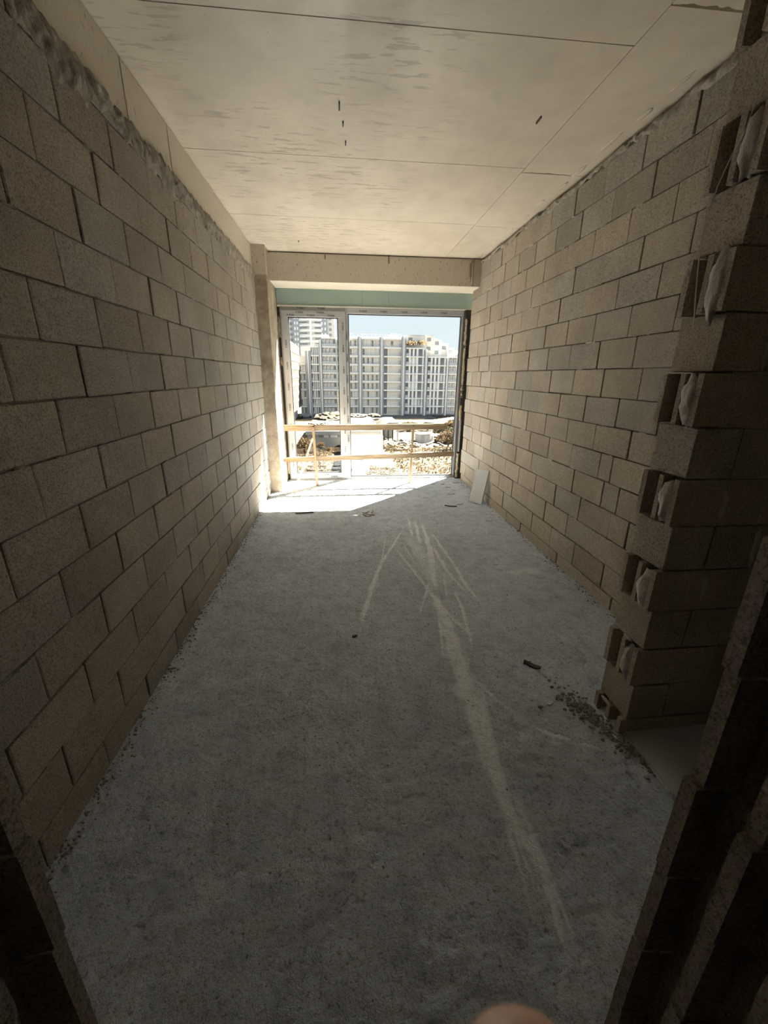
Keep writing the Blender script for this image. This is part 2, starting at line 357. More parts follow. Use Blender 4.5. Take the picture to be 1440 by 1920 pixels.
for a, b in zip(ys, ys[1:]):
    if b in (2.185, 3.702): chipped_panel(a+.003, b-.003, 9 if b < 3 else 2, .022)
    else: upart('panel', 'ceiling', (1.4265, 4.8, a+.003, b-.003, HC+.001, HC+.03), ceil)
for px, py, L in ((636, 200, .05), (1008, 226, .05), (643, 232, .03), (560, 452, .03), (648, 268, .03)):
    p_ = hit(px, py, 2, HC); upart('nail_stub', 'seam', (p_.x-.004, p_.x+.004, p_.y-L, p_.y+L*.3, HC-.012, HC+.005), ceil)

# ------------------------------------------------------------------ masonry
def block_variants(n=6):
    out = []
    for s in range(n):
        bm = bmesh.new(); bmesh.ops.create_cube(bm, size=1)
        bmesh.ops.bevel(bm, geom=bm.edges[:], offset=.018, segments=1, affect='EDGES')
        rr = random.Random(s)
        for v in bm.verts: v.co += Vector((rr.uniform(-.006, .006), rr.uniform(-.007, .007), rr.uniform(-.012, .012)))
        me = mesh_of(bm, 'block'); me.materials.append(MATS['block']); out.append(me)
    return out
BV = block_variants()
BG = [m.copy() for m in BV]
for m in BG: m.materials[0] = MATS['block_grey']
def add_block(parent, x0, x1, y0, y1, z0, z1, grey=0.):
    o = bpy.data.objects.new('block', random.choice(BG if random.random() < grey else BV)); COL.objects.link(o); o.parent = parent
    j = lambda a: random.uniform(-a, a)
    o.location = Vector(((x0+x1)/2, (y0+y1)/2, (z0+z1)/2))-parent.location
    o.scale = (x1-x0, y1-y0, z1-z0); o.rotation_euler = (j(.006), j(.004), j(.004))
    return o
G = .0032                                                # half joint
wl = tag(box('wall_left', 'mortar_core', (XL-.19, XL-.011, -6.0, 6.6, -.1, 2.80)), 'grey concrete block wall with smeared mortar under a beam', kind='structure')
for k in range(-1, 14):
    z0 = .128+.1995*k; z1 = z0+.1995
    za, zb = max(z0, -.02), min(z1, 2.815)
    if k == 13: za, zb = z0, 2.815
    st = (1.248 if k % 2 == 0 else 1.453)+.0018*k
    y = st-.396*3
    while y < 5.86:
        ya, yb = max(y, .40), min(y+.396, 5.87)
        if yb-ya > .03:
            d = random.uniform(-.003, .003)
            add_block(wl, XL-.12, XL+d, ya+G, yb-G, za+G*random.uniform(.7, 1.3), zb-G*random.uniform(.7, 1.3), .35)
        y += .396
wr = tag(box('wall_right', 'mortar_core', (XR+.03, XR+.19, 1.5, 6.44, -.1, 3.10)), 'brownish concrete block wall with ragged mortar at the ceiling', kind='structure')
RS = {-1: 2.43, 0: 2.58, 1: 2.757, 2: 2.611, 3: 2.757, 4: 2.847, 5: 2.568, 6: 2.752, 7: 2.582, 8: 2.69, 9: 2.40, 10: 2.588, 11: 2.40, 12: 2.58, 13: 2.41, 14: 2.55}
REX = {2: [2.409], 3: [2.573], 4: [2.695]}
WIDE = {(-1, 0): .016, (2, -9): .012, (3, -9): .012, (4, -9): .018}
for k in range(-1, 15):
    z0 = .100+.197*k; z1 = z0+.197; za = max(z0, -.02); st = RS[k]
    js = sorted([st+.399*n for n in range(-4, 11) if not (k in REX and n < 0 and st+.399*n > min(REX[k])-.3)]+REX.get(k, []))
    js = [j for j in js if 1.66 < j < 6.36]
    e = 6.44+random.uniform(-.035, .03)
    js = [1.595]+js+[e]
    for i, (ya, yb) in enumerate(zip(js, js[1:])):
        ga = gb = G
        if any(abs(ya-v) < .002 for v in REX.get(k, [])) or (k == -1 and abs(ya-st) < .01): ga = .011
        if k in (13, 14) and abs(ya-(4.79 if k == 13 else 4.96)) < .05: ga = .012
        d = random.uniform(-.004, .004)
        add_block(wr, XR-d, XR+.12, ya+ga, yb-gb, za+G*random.uniform(.7, 1.4), z1-G*random.uniform(.7, 1.4), .35)
# ragged mortar where the walls meet beam and ceiling
def mortar_edge(name, parent, xw, side, y0, y1, ztop, zlow, amp, out, seed, rows=7, mat='mortar', cell=.022):
    n = int((y1-y0)/cell); V = []; F = []
    for i in range(n+1):
        y = y0+(y1-y0)*i/n
        zt = ztop+amp*.55*noise.noise(Vector((y*4, seed, 0)))+amp*.6*noise.noise(Vector((y*19, seed, 3)))
        zb = zlow+amp*1.3*noise.noise(Vector((y*3, seed, 7)))+amp*.9*noise.noise(Vector((y*15, seed, 9)))
        for r in range(rows+1):
            f = r/rows; z = zb+(zt-zb)*f
            th = out*(math.sin(math.pi*min(1, f*1.02+.02))**.5)*(.45+.9*abs(noise.noise(Vector((y*11, z*14, seed))))+.5*noise.noise(Vector((y*33, z*40, seed))))
            V.append((xw+side*(th-.004), y, z))
    for i in range(n):
        for r in range(rows):
            a = i*(rows+1)+r; F.append((a, a+1, a+rows+2, a+rows+1) if side < 0 else (a, a+rows+1, a+rows+2, a+1))
    me = bpy.data.meshes.new(name); me.from_pydata(V, [], F)
    for f in me.polygons: f.use_smooth = True
    return tag(link(name, me, mat, parent, -parent.location), kind='stuff')
mortar_edge('mortar_smear', wl, XL, 1, .42, 5.85, 2.845, 2.715, .075, .024, 3, 10, cell=.014)
mortar_edge('mortar_smear', wr, XR, -1, 1.62, 6.40, 3.088, 3.046, .036, .026, 5, 8, cell=.012)
# blobs squeezed out of the joints
for i in range(16):
    y = random.uniform(1.9, 5.8); o = link('mortar_lump', blob_me(.012, random.uniform(.02, .05), .02, .5, 2, 2, i), 'mortar', wr, Vector((XR-.004, y, 3.075))-wr.location)
LUMP = [[blob_me(.0055, r.uniform(.012, .05), r.uniform(.003, .006), .6, 2.5, 2, i) for i in range(8)] for r in (random.Random(3), random.Random(4))]
for m in LUMP[0]: m.materials.append(MATS['mortar'])
for m in LUMP[1]: m.materials.append(MATS['plaster_blob'])
for i in range(85):
    k = random.randrange(0, 13); y = random.uniform(1.1, 5.7)
    link('mortar_lump', random.choice(LUMP[0]), None, wl, Vector((XL-.001, y, .128+.1995*k))-wl.location)
    k = random.randrange(1, 15); y = random.uniform(2.2, 6.3)
    link('mortar_lump', random.choice(LUMP[1] if i % 3 else LUMP[0]), None, wr, Vector((XR+.001, y, .100+.197*k))-wr.location)

# mortar traces squeezed onto the ceiling along the right wall
for i in range(13):
    y = 1.9+.34*i+random.uniform(-.06, .06); x = XR-.055-.03*abs(noise.noise(Vector((y*1.3, 0, 3))))-.02*random.random()
    o = link('mortar_trace', blob_me(random.uniform(.008, .02), random.uniform(.06, .13), .004, .5, 2.5, 2, 120+i), 'ceiling', ceil, Vector((x, y, HC))-ceil.location)
# concrete edge beam over the left wall
lb = tag(box('trim_1', 'beam_concrete', (XL-.25, XL-.014, -6, 5.86, 2.80, HC-.007)), 'cast concrete edge beam above the block wall', kind='structure')
for y in (2.75, 3.33, 1.55): upart('formwork_ridge', 'beam_concrete', (XL-.018, XL-.0105, y-.004, y+.004, 2.80, HC-.007), lb)
upart('top_infill', 'beam_concrete', (XL-.25, XL-.030, -6, 5.86, HC-.007, HC+.02), lb)

# column and front beam at the window
wc = tag(box('wall_column', 'column_concrete', (XL-.3, -.89, 5.85, 6.66, -.1, HC+.02), bev=.006), 'narrow rough concrete column beside the window', kind='structure')
upart('upper_face', 'beam_concrete', (XL-.02, -.888, 5.848, 5.90, 2.79, HC), wc)
fb = tag(box('trim_2', 'beam_concrete', (-.90, 2.2, 6.108, 6.63, 2.772, HC-.013), bev=.004), 'cast concrete lintel beam above the window', kind='structure')
upart('formwork_ridge', 'beam_concrete', (1.545, 1.552, 6.104, 6.12, 2.772, HC-.013), fb)
upart('top_infill', 'beam_concrete', (-.90, 2.2, 6.135, 6.63, HC-.013, HC+.02), fb)
for x, z in ((-.17, 3.07), (.66, 3.045), (.66, 3.09)): upart('nail_stub', 'seam', (x-.006, x+.006, 6.098, 6.12, z-.03, z+.02), fb)
me = tube_me([(1.80, 6.09, 3.10), (1.795, 6.088, 3.0), (1.80, 6.09, 2.90), (1.795, 6.085, 2.79)], .016, 8); link('pipe_stub', me, 'mortar', fb, -fb.location)
me = tube_me([(1.765, 6.10, 3.05), (1.76, 6.097, 2.95), (1.768, 6.10, 2.84)], .010, 8); link('pipe_stub', me, 'column_concrete', fb, -fb.location)

# plasterboard closing panel over the window, three boards and a white edge trim
gp = tag(box('trim_3', 'frame_dark', (-.90, 2.0, 6.585, 6.63, 2.50, 2.78)), 'green plasterboard strip closing the gap above the window', kind='structure')  # unseen dark box behind the boards, added to block light above the frame
for a, b in ((-.885, .328), (.331, .716), (.719, 1.97)): upart('board', 'green_board', (a, b, 6.572, 6.588, 2.556, 2.775), gp)
upart('edge_trim', 'white_trim', (-.885, 1.95, 6.560, 6.586, 2.535, 2.557), gp)

# hollow block ends: plan outline extruded; e = direction of the open end (+1: towards +x)
def hollow_me(e, length, thick, z0, z1, flange=.026, web=.024, depth=.055):
    g = (thick-2*flange-web)/2; ys = [0, flange, flange+g, flange+g+web, thick-flange, thick]
    P = [(0, ys[0]), (0, ys[1]), (depth, ys[1]+.006), (depth, ys[2]-.006), (.004, ys[2]), (.004, ys[3]), (depth, ys[3]+.006), (depth, ys[4]-.006), (0, ys[4]), (0, ys[5]), (length, ys[5]), (length, ys[0])]
    bm = bmesh.new(); A = [bm.verts.new((-e*x, y, z0)) for x, y in P]; B = [bm.verts.new((-e*x, y, z1)) for x, y in P]; n = len(P)
    for k in range(n): bm.faces.new((A[k], A[(k+1) % n], B[(k+1) % n], B[k]))
    bm.faces.new(A); bm.faces.new(B); bmesh.ops.recalc_face_normals(bm, faces=bm.faces[:])
    return mesh_of(bm)
wp = tag(box('wall_pier', 'mortar_core', (X_P+.09, 4.6, YP0+.012, YP1-.012, -.1, HC+.01)), 'toothed end of a hollow block partition wall', kind='structure')
for k in range(-1, 16):
    z0 = .079+.195*k; z1 = min(z0+.195, HC); z0 = max(z0, -.03)
    if z1-z0 < .02: continue
    if k % 2:
        xe = X_P-.024+random.uniform(-.004, .004)
        me = hollow_me(-1, .385, YP1-YP0, z0+.004, z1-.004); o = link('block', me, 'block', wp, Vector((xe, YP0, 0))-wp.location); x = xe+.39
        if k in (1, 3, 5, 7, 9, 11):
            b = blob_me(.024, .040, .088 if k != 9 else .11, .42, 2.0, 3, k); link('mortar_patch', b, 'patch_mortar', wp, Vector((xe+.016, YP0+.052, (z0+z1)/2-.006))-wp.location)
    else:
        xe = X_P+random.uniform(-.003, .003); x = xe+.19
        add_block(wp, xe, x-.005, YP0, YP1, z0+.003, z1-.003, .35)
    while x < 4.55:
        add_block(wp, x+G, min(x+.39, 4.6)-G, YP0+random.uniform(0, .006), YP1, z0+.003, z1-.003, .35); x += .39
for i, (x, k) in enumerate(((1.70, 4), (1.50, 5), (1.52, 3), (1.72, 2), (1.80, 7), (1.50, 8), (1.9, 6))):
    link('mortar_patch', blob_me(.018, .006, .085, .6, 2.6, 3, 60+i), 'patch_mortar', wp, Vector((x, YP0+.004, .079+.195*k+.1))-wp.location)
for i, (x, z) in enumerate(((X_P-.02, .078), (X_P-.005, .472), (X_P-.005, 1.26), (X_P+.0, 1.44))):
    link('mortar_lump', blob_me(.010, .035, .005, .6, 2.5, 2, 80+i), 'patch_mortar', wp, Vector((x, YP0+.12-.03*i, z))-wp.location)
for nm, e, xj, x_end in (('wall_door_left', 1, XJL, XL-.02), ('wall_door_right', -1, XJR, 4.6)):
    a, b = (x_end, xj-.09) if e > 0 else (xj+.09, x_end)
    w = tag(box(nm, 'mortar_core', (a, b, YD0+.01, YD1-.01, -.1, HC+.01)), 'hollow block doorway wall with open block ends', kind='structure')
    for k in range(-1, 16):
        z0 = max(.079+.195*k, -.03); z1 = min(.079+.195*(k+1), HC)
        if z1-z0 < .02: continue
        xe = xj+random.uniform(-.006, .006); ln = .39 if k % 2 else .19
        link('block', hollow_me(e, ln, YD1-YD0, z0+.003, z1-.003, .024, .023, .05), 'block', w, Vector((xe, YD0, 0))-w.location)
        x = xe-e*(ln+.004)
        while (x-x_end)*e > .05:
            x2 = x-e*.39
            if (x2-x_end)*e < 0: x2 = x_end
            add_block(w, min(x, x2)+G, max(x, x2)-G, YD0, YD1, z0+.003, z1-.003, .35); x = x2
tag(box('wall_niche', 'block', (4.6, 4.8, -6.0, 1.7, -.1, HC+.05)), 'far block wall of the side niche', kind='structure')
tag(box('wall_back', 'block', (XL-.3, 4.8, -6.2, -6.0, -.1, HC+.05)), 'block wall of the corridor behind the doorway', kind='structure')

# ------------------------------------------------------------------ window
wd = empty('window_1', (.5, YW+.02, 0), 'large window wall with a tilting leaf and a fixed pane', kind='structure')
def wbar(name, b, par, mat='frame_film', bev=.004): return box(name, mat, b, par, bev)
OX0, OX1, OZ = -.853, 1.850, 2.52
fr_ = empty('outer_frame', (0, 0, 0)); fr_.parent = wd
def wpart(name, b, mat='frame_film', par=wd, bev=.004):
    c = Vector(((b[0]+b[1])/2, (b[2]+b[3])/2, b[4])); me = box_me(b[0]-c.x, b[1]-c.x, b[2]-c.y, b[3]-c.y, 0, b[5]-b[4], bev)
    off = par.location.copy()
    if par.parent: off += par.parent.location
    return link(name, me, mat, par, c-off)
bpy.data.objects.remove(fr_)
f_top = wpart('frame_head', (OX0, OX1, 6.555, 6.625, 2.462, OZ+.02))
f_bot = wpart('frame_sill', (OX0, OX1, 6.555, 6.625, -.03, .036))
f_l = wpart('frame_jamb', (OX0, OX0+.05, 6.555, 6.625, .036, 2.462))
f_r = wpart('frame_jamb', (1.815, OX1, 6.555, 6.625, .036, 2.462))
f_m = wpart('mullion', (.072, .122, 6.552, 6.625, .036, 2.462))
SX0, SX1, SZ0, SZ1 = -.835, .078, .030, 2.488
s_t = wpart('leaf_rail', (SX0, SX1, 6.530, 6.600, SZ1-.085, SZ1))
s_b = wpart('leaf_rail', (SX0, SX1, 6.530, 6.600, SZ0, SZ0+.080))
s_l = wpart('leaf_stile', (SX0, SX0+.095, 6.530, 6.600, SZ0+.08, SZ1-.085))
s_r = wpart('leaf_stile', (SX1-.105, SX1, 6.530, 6.600, SZ0+.08, SZ1-.085))
GX0, GX1, GZ0, GZ1 = SX0+.095, SX1-.105, SZ0+.08, SZ1-.085
for b in ((GX0, GX1, 6.545, 6.575, GZ0, GZ0+.012), (GX0, GX1, 6.545, 6.575, GZ1-.012, GZ1), (GX0, GX0+.010, 6.545, 6.575, GZ0, GZ1), (GX1-.012, GX1, 6.545, 6.575, GZ0, GZ1),
          (.122, 1.815, 6.565, 6.60, .036, .048), (.122, 1.815, 6.565, 6.60, 2.450, 2.462), (.122, .134, 6.565, 6.60, .036, 2.462), (1.803, 1.815, 6.565, 6.60, .036, 2.462)):
    wpart('gasket', b, 'frame_dark', bev=0)
wpart('pane', (GX0, GX1, 6.585, 6.588, GZ0, GZ1), 'glass', bev=0)
wpart('pane', (.122, 1.815, 6.600, 6.603, .036, 2.462), 'glass', bev=0)
# lettering on the protective film
def text_me(s, size):
    cu = bpy.data.curves.new('t', 'FONT'); cu.body = s; cu.size = size; cu.align_x = 'LEFT'; cu.extrude = .0004; cu.resolution_u = 2
    cu.offset = size*.018
    o = bpy.data.objects.new('t', cu); COL.objects.link(o); dg = bpy.context.evaluated_depsgraph_get(); dg.update()
    me = bpy.data.meshes.new_from_object(o.evaluated_get(dg)); bpy.data.objects.remove(o); return me
TXT = text_me('ASAS', .034); TXT.materials.clear(); TXT.materials.append(MATS['print_ink'])
bm = bmesh.new()                                         # round mark beside the letters
for r0, r1, a0, a1 in ((.008, .011, 0, 2*math.pi), (.0, .004, 0, 2*math.pi)):
    for k in range(16):
        u, v = a0+(a1-a0)*k/16, a0+(a1-a0)*(k+1)/16
        vs = [bm.verts.new((r*math.cos(w), r*math.sin(w)+.012, .0004)) for r, w in ((r0, u), (r1, u), (r1, v), (r0, v))]
        if r0 == 0: bm.faces.new(vs[1:])
        else: bm.faces.new(vs)
RING = mesh_of(bm); RING.materials.append(MATS['print_ink'])
def print_run(bar, a, b, y, step=.30, phase=0., grey=True):
    """repeat the print along the segment a-b (x, z) on the room side of a frame bar"""
    ax, az = a; bx_, bz = b; L = math.hypot(bx_-ax, bz-az); ang = math.atan2(bz-az, bx_-ax); d = phase
    off = bar.location+wd.location
    while d+.15 < L:
        p_ = Vector((ax+(bx_-ax)*d/L, y, az+(bz-az)*d/L))
        for nm, me, sh in (('print_mark', RING, 0), ('print_letters', TXT, .018)):
            o = bpy.data.objects.new(nm, me); COL.objects.link(o); o.parent = bar
            o.location = p_+Vector((math.cos(ang)*sh, 0, math.sin(ang)*sh))-off; o.rotation_euler = (math.pi/2, -ang, 0)
        if grey:
            q0 = d+.155
            if q0+.11 < L:
                gx, gz = ax+(bx_-ax)*q0/L, az+(bz-az)*q0/L; hx, hz = math.cos(ang)*.05, math.sin(ang)*.05
                upart('print_line', 'print_grey', (min(gx, gx+2*hx)-.002, max(gx, gx+2*hx)+.002, y-.0004, y+.0004, min(gz, gz+2*hz)+(.006 if ang == 0 else 0), max(gz, gz+2*hz)+.009), bar)
        d += step
print_run(s_t, (SX0+.10, SZ1-.034), (SX1, SZ1-.034), 6.5292, .30, .12)
print_run(s_t, (SX0+.09, SZ1-.072), (SX1-.08, SZ1-.072), 6.5292, .29, .0)
print_run(s_b, (SX0+.06, SZ0+.045), (SX1-.03, SZ0+.045), 6.5292, .30, .15)
print_run(s_b, (SX0+.05, SZ0+.010), (SX1-.03, SZ0+.010), 6.5292, .30, .0)
print_run(s_l, (SX0+.060, .15), (SX0+.060, 2.42), 6.5292, .30, .05)
print_run(s_r, (SX1-.045, 2.38), (SX1-.045, .12), 6.5292, .30, .05)
print_run(f_m, (.088, 2.25), (.088, .10), 6.5512, .30, .05)
print_run(f_top, (-.60, 2.512), (.05, 2.512), 6.5542, .30, .0, False)
print_run(f_top, (.25, 2.488), (1.75, 2.488), 6.5542, .30, .05, False)

# black strips and yellow foam in the gaps beside the frame
mb = tag(box('trim_4', 'gap_black', (1.852, 2.12, 6.47, 6.63, -.02, 2.54)), 'black strip in the gap between the window and the block wall', kind='structure')
ml = tag(box('trim_5', 'gap_black', (-.892, -.853, 6.575, 6.63, -.02, 2.55)), 'black strip in the gap between the column and the window frame', kind='structure')
def foam(par, x, y, z0, z1, r, seed):
    n = max(4, int((z1-z0)/.02)); pts = [(x+.008*noise.noise(Vector((i*.5, seed, 0))), y+.008*noise.noise(Vector((i*.5, seed, 9))), z0+(z1-z0)*i/n) for i in range(n+1)]
    me = tube_me(pts, r, 8)
    for v in me.vertices:
        k = 1+.7*noise.noise(v.co*30+Vector((seed, 0, 0)))
        v.co.x = x+(v.co.x-x)*k; v.co.y = y+(v.co.y-y)*k
    return link('foam_bead', me, 'foam', par, -par.location)
for z0, z1, s in ((1.30, 2.42, 1), (.95, 1.18, 2), (.02, .42, 3)): foam(mb, 1.868, 6.47, z0, z1, .018, s)
for z0, z1, s in ((2.13, 2.42, 4), (1.72, 1.86, 5), (.1, .3, 6)): foam(ml, -.872, 6.565, z0, z1, .016, s)
upart('sill_strip', 'frame_film', (1.86, 1.885, 6.455, 6.475, .45, .95), mb)

# ------------------------------------------------------------------ guard rail of rough planks
def plank(name, a, b, h, th, label, seed):
    a, b = Vector(a), Vector(b); n = 24; V = []; F = []
    for i in range(n+1):
        p_ = a.lerp(b, i/n); w = .004*noise.noise(Vector((i*.35, seed, 0))); v = .004*noise.noise(Vector((i*.5, seed, 5)))
        hh = h*(1-(.35 if (seed == 2 and i == 0) else 0))
        for dy, dz in ((-th/2, -hh/2), (th/2, -hh/2), (th/2, hh/2), (-th/2, hh/2)): V.append((p_.x, p_.y+dy+w*.3, p_.z+dz+w+(v if dz < 0 else 0)))
    for i in range(n):
        for k in range(4): F.append((4*i+k, 4*i+(k+1) % 4, 4*i+4+(k+1) % 4, 4*i+4+k))
    F += [(0, 1, 2, 3), (4*n+3, 4*n+2, 4*n+1, 4*n)]
    me = bpy.data.meshes.new(name); me.from_pydata(V, [], F); bm = bmesh.new(); bm.from_mesh(me); bmesh.ops.recalc_face_normals(bm, faces=bm.faces[:]); bm.to_mesh(me); bm.free()
    o = recenter(link(name, me, 'plank_wood')); return tag(o, label, 'plank')
pk1 = plank('guard_plank', (-.845, 6.205, .868), (1.598, 6.205, .882), .085, .026, 'upper rough wooden plank nailed across the window as guard rail', 1)
pk2 = plank('guard_plank', (-.905, 6.205, .392), (1.725, 6.205, .462), .072, .026, 'lower rough wooden plank running across the window, one end split', 2)
def nails(o, pts):
    for x, z in pts: upart('nail_head', 'dark_scrap', (x-.006, x+.006, 6.186, 6.20, z-.006, z+.006), o)
nails(pk1, ((-.41, .905), (1.07, .90))); nails(pk2, ((-.40, .42), (1.06, .46)))
o = recenter(link('batten', bar_me((-.402, 6.168, -.005), (-.428, 6.176, .885), .036, .034), 'batten_wood')); tag(o, 'thin upright wooden batten in front of both guard planks', 'batten')
o = recenter(link('batten', bar_me((1.052, 6.252, -.005), (1.078, 6.232, .905), .034, .030), 'batten_wood')); tag(o, 'thin upright wooden batten behind both planks, before the fixed pane', 'batten')
a, b = hit(556, 911, 2, .004), hit(586, 822, 1, 6.40)
o = recenter(link('lath', bar_me(a, b, .022, .012), 'pale_lath')); tag(o, 'slim pale lath leaning diagonally against the window leaf', 'lath')
a, b = hit(529, 921, 2, .006), hit(556, 911, 2, .006)
o = recenter(link('cable_piece', tube_me([a, a.lerp(b, .5)+Vector((.01, 0, .004)), b], .004, 6), 'dark_scrap')); tag(o, 'short thin dark cable end lying by the column foot', 'cable')

# ------------------------------------------------------------------ leaning white board
A, B = Vector((1.742, 5.155, .0)), Vector((1.862, 5.005, .0)); s = (B-A).normalized()
top = Vector((1.896, 5.17, .432))-Vector((1.80, 5.08, 0)); nrm = s.cross(top).normalized()
bm = bmesh.new(); vs = []
for off in (0, .022):
    vs.append([bm.verts.new(v+nrm*off*(-1)) for v in (A, B, B+top, A+top)])
for k in range(4): bm.faces.new((vs[0][k], vs[0][(k+1) % 4], vs[1][(k+1) % 4], vs[1][k]))
bm.faces.new(vs[0]); bm.faces.new(vs[1]); bmesh.ops.recalc_face_normals(bm, faces=bm.faces[:])
o = link('board_offcut', mesh_of(bm), 'white_board'); tag(recenter(o), 'white board offcut leaning against the right block wall', 'board')
bpy.context.view_layer.update()
mx_ = max((o.matrix_world @ v.co).x for v in o.data.vertices); o.location.x += XR+.002-mx_
o.location.z = 0.0

# ------------------------------------------------------------------ crumbs and scraps
def grit(name, label, pts, mat, parent):
    bm = bmesh.new()
    for x, y, z, r in pts:
        m = Matrix.Translation((x, y, z+r*.35)) @ Matrix.Rotation(random.uniform(0, 6), 4, Vector((random.random(), random.random(), 1)).normalized()) @ Matrix.Diagonal((r*random.uniform(.7, 1.4), r*random.uniform(.7, 1.2), r*random.uniform(.5, .9), 1))
        bmesh.ops.create_icosphere(bm, subdivisions=1, radius=1, matrix=m)
    return tag(link(name, mesh_of(bm), mat, parent), kind='stuff')
pts = []
for i in range(650):
    y = .5+5.2*random.random()**1.5; x = XL+.004+abs(random.gauss(0, .028)); pts.append((x, y, fz(x, y), random.uniform(.002, .008)))
for i in range(420):
    y = random.uniform(1.65, 6.3); x = XR-.004-abs(random.gauss(0, .035)); pts.append((x, y, fz(x, y), random.uniform(.002, .008)))
for i in range(330):
    a = random.random(); x = 1.16+.15*a+random.gauss(0, .03); y = 1.72-.42*a+random.gauss(0, .05)-.05
    if x < X_P-.01 or y < YP0: pts.append((min(x, 1.30), y, fz(x, y), random.uniform(.003, .012)))
for i in range(520):
    x, y = random.uniform(XL+.02, 1.25), random.uniform(.45, 6.4); pts.append((x, y, fz(x, y), random.uniform(.0015, .005)))
grit('crumbs', None, pts, 'pebble', floor)
def scrap(name, px, py, L, w, th, ang, mat, label, cat, bend=0., group=None):
    c = hit(px, py, 2, 0); n = 8; V = []; F = []; ca, sa = math.cos(ang), math.sin(ang)
    zb = max(fz(c.x+ca*L*(i/n-.5), c.y+sa*L*(i/n-.5)) for i in range(n+1))
    for i in range(n+1):
        u = i/n-.5; ww = w*(1-.55*abs(2*u)**3); z = zb+bend*(2*u)**2
        x, y = c.x+ca*L*u, c.y+sa*L*u; ox, oy = -sa*ww/2, ca*ww/2; k = .15*w*noise.noise(Vector((i*1.3, px, 0)))
        for sx_, zz in ((-1, 0), (1, 0), (1, th), (-1, th)): V.append((x+sx_*ox+k, y+sx_*oy, z+zz-.001))
    for i in range(n):
        for k in range(4): F.append((4*i+k, 4*i+(k+1) % 4, 4*i+4+(k+1) % 4, 4*i+4+k))
    F += [(0, 3, 2, 1), (4*n, 4*n+1, 4*n+2, 4*n+3)]
    me = bpy.data.meshes.new(name); me.from_pydata(V, [], F); bm = bmesh.new(); bm.from_mesh(me); bmesh.ops.recalc_face_normals(bm, faces=bm.faces[:]); bm.to_mesh(me); bm.free()
    return tag(recenter(link(name, me, mat)), label, cat, group)
scrap('metal_strip', 571, 962, .22, .025, .012, .12, 'dark_scrap', 'dark straight strip lying just past the sunlit floor patch', 'strip')
for i, (px, py, L, an) in enumerate(((686, 961, .10, .5), (694, 965, .11, -.4), (698, 960, .08, 1.2), (690, 968, .09, .1), (684, 966, .07, 2.4), (700, 966, .06, -.9))):
    scrap('wood_splinter', px, py, L, .014, .006, an, 'brown_scrap', 'brown wood splinter in the small heap beyond the powder streaks', 'splinter', .012, 'wood splinters in the small heap')
scrap('metal_strip', 845, 949, .16, .024, .010, -.35, 'dark_scrap', 'dark curved scrap strip on the grey floor in the shade near the board', 'strip', .006)
scrap('torn_scrap', 998, 1248, .10, .03, .008, -.75, 'dark_scrap', 'dark curled scrap on the floor between powder trail and pier', 'scrap', .012)
scrap('torn_scrap', 988, 1243, .05, .012, .006, .2, 'dark_scrap', 'tiny dark flake touching the curled scrap on the floor', 'scrap', .004)
scrap('white_chip', 1032, 1318, .045, .016, .008, .5, 'white_scrap', 'pale chip near the fallen crumbs of the pier foot', 'chip', .004)
o = link('pebble', blob_me(.013, .011, .009, .4, 2, 2, 3), 'pebble', None, hit(1013, 1325, 2, .003)); tag(o, 'dark pebble beside the pale chip near the pier foot', 'pebble')
for i, (px, py, L, an) in enumerate(((915, 964, .07, .2), (924, 965, .05, -.2), (918, 976, .10, .25), (970, 1016, .07, -1.0), (930, 1058, .05, .1), (888, 995, .03, .3), (866, 1005, .04, .0), (797, 933, .04, .1), (842, 925, .06, .1))):
    scrap('white_chip', px, py, L, .014, .006, an, 'white_scrap', 'small white plaster chip on the shaded floor along the right wall', 'chip', .006, 'white plaster chips along the right wall')
for i, (px, py, L, an) in enumerate(((862, 945, .09, .1), (846, 927, .10, .2), (840, 914, .08, -.2), (855, 905, .12, .05), (830, 908, .07, .5), (812, 908, .07, .1))):
    scrap('dark_chip', px, py, L, .014, .006, an, 'brown_scrap', 'small brown chip on the shaded floor by the window corner', 'chip', .006, 'brown chips by the window corner')
scrap('wire_bit', 984, 1128, .16, .004, .003, -.95, 'white_scrap', 'thin straight pale wire lying on the open floor before the right wall', 'wire')
scrap('dark_chip', 665, 1193, .035, .016, .010, .4, 'dark_scrap', 'dark crumb at the tip of the left powder streak', 'crumb')
scrap('wood_chip', 668, 907, .20, .014, .008, .1, 'pale_lath', 'pale wood sliver by the window mullion foot in the sun', 'splinter', .004)
scrap('wood_chip', 674, 900, .10, .02, .008, .9, 'pale_lath', 'short pale wood offcut crossing the sliver by the mullion', 'splinter', .004)
scrap('white_chip', 561, 929, .05, .03, .02, 1.2, 'white_scrap', 'white lump standing in the sunlit patch near the column', 'chip')
scrap('wood_chip', 830, 903, .22, .012, .006, -.1, 'pale_lath', 'pale wood sliver by the corner of the fixed pane', 'splinter', .004)

# white string hanging down the pier end
sp_ = [(1440, 80), (1433, 110), (1412, 205), (1395, 250), (1368, 300), (1345, 350), (1330, 400), (1318, 440), (1312, 475), (1307, 520), (1304, 560), (1302, 590), (1299, 618)]
pp = [hit(x, y, 0, X_P-.030) for x, y in sp_]
o = recenter(link('string', tube_me(pp, .0022, 6), 'string')); tag(o, 'white string hanging down the toothed block pier', 'string')

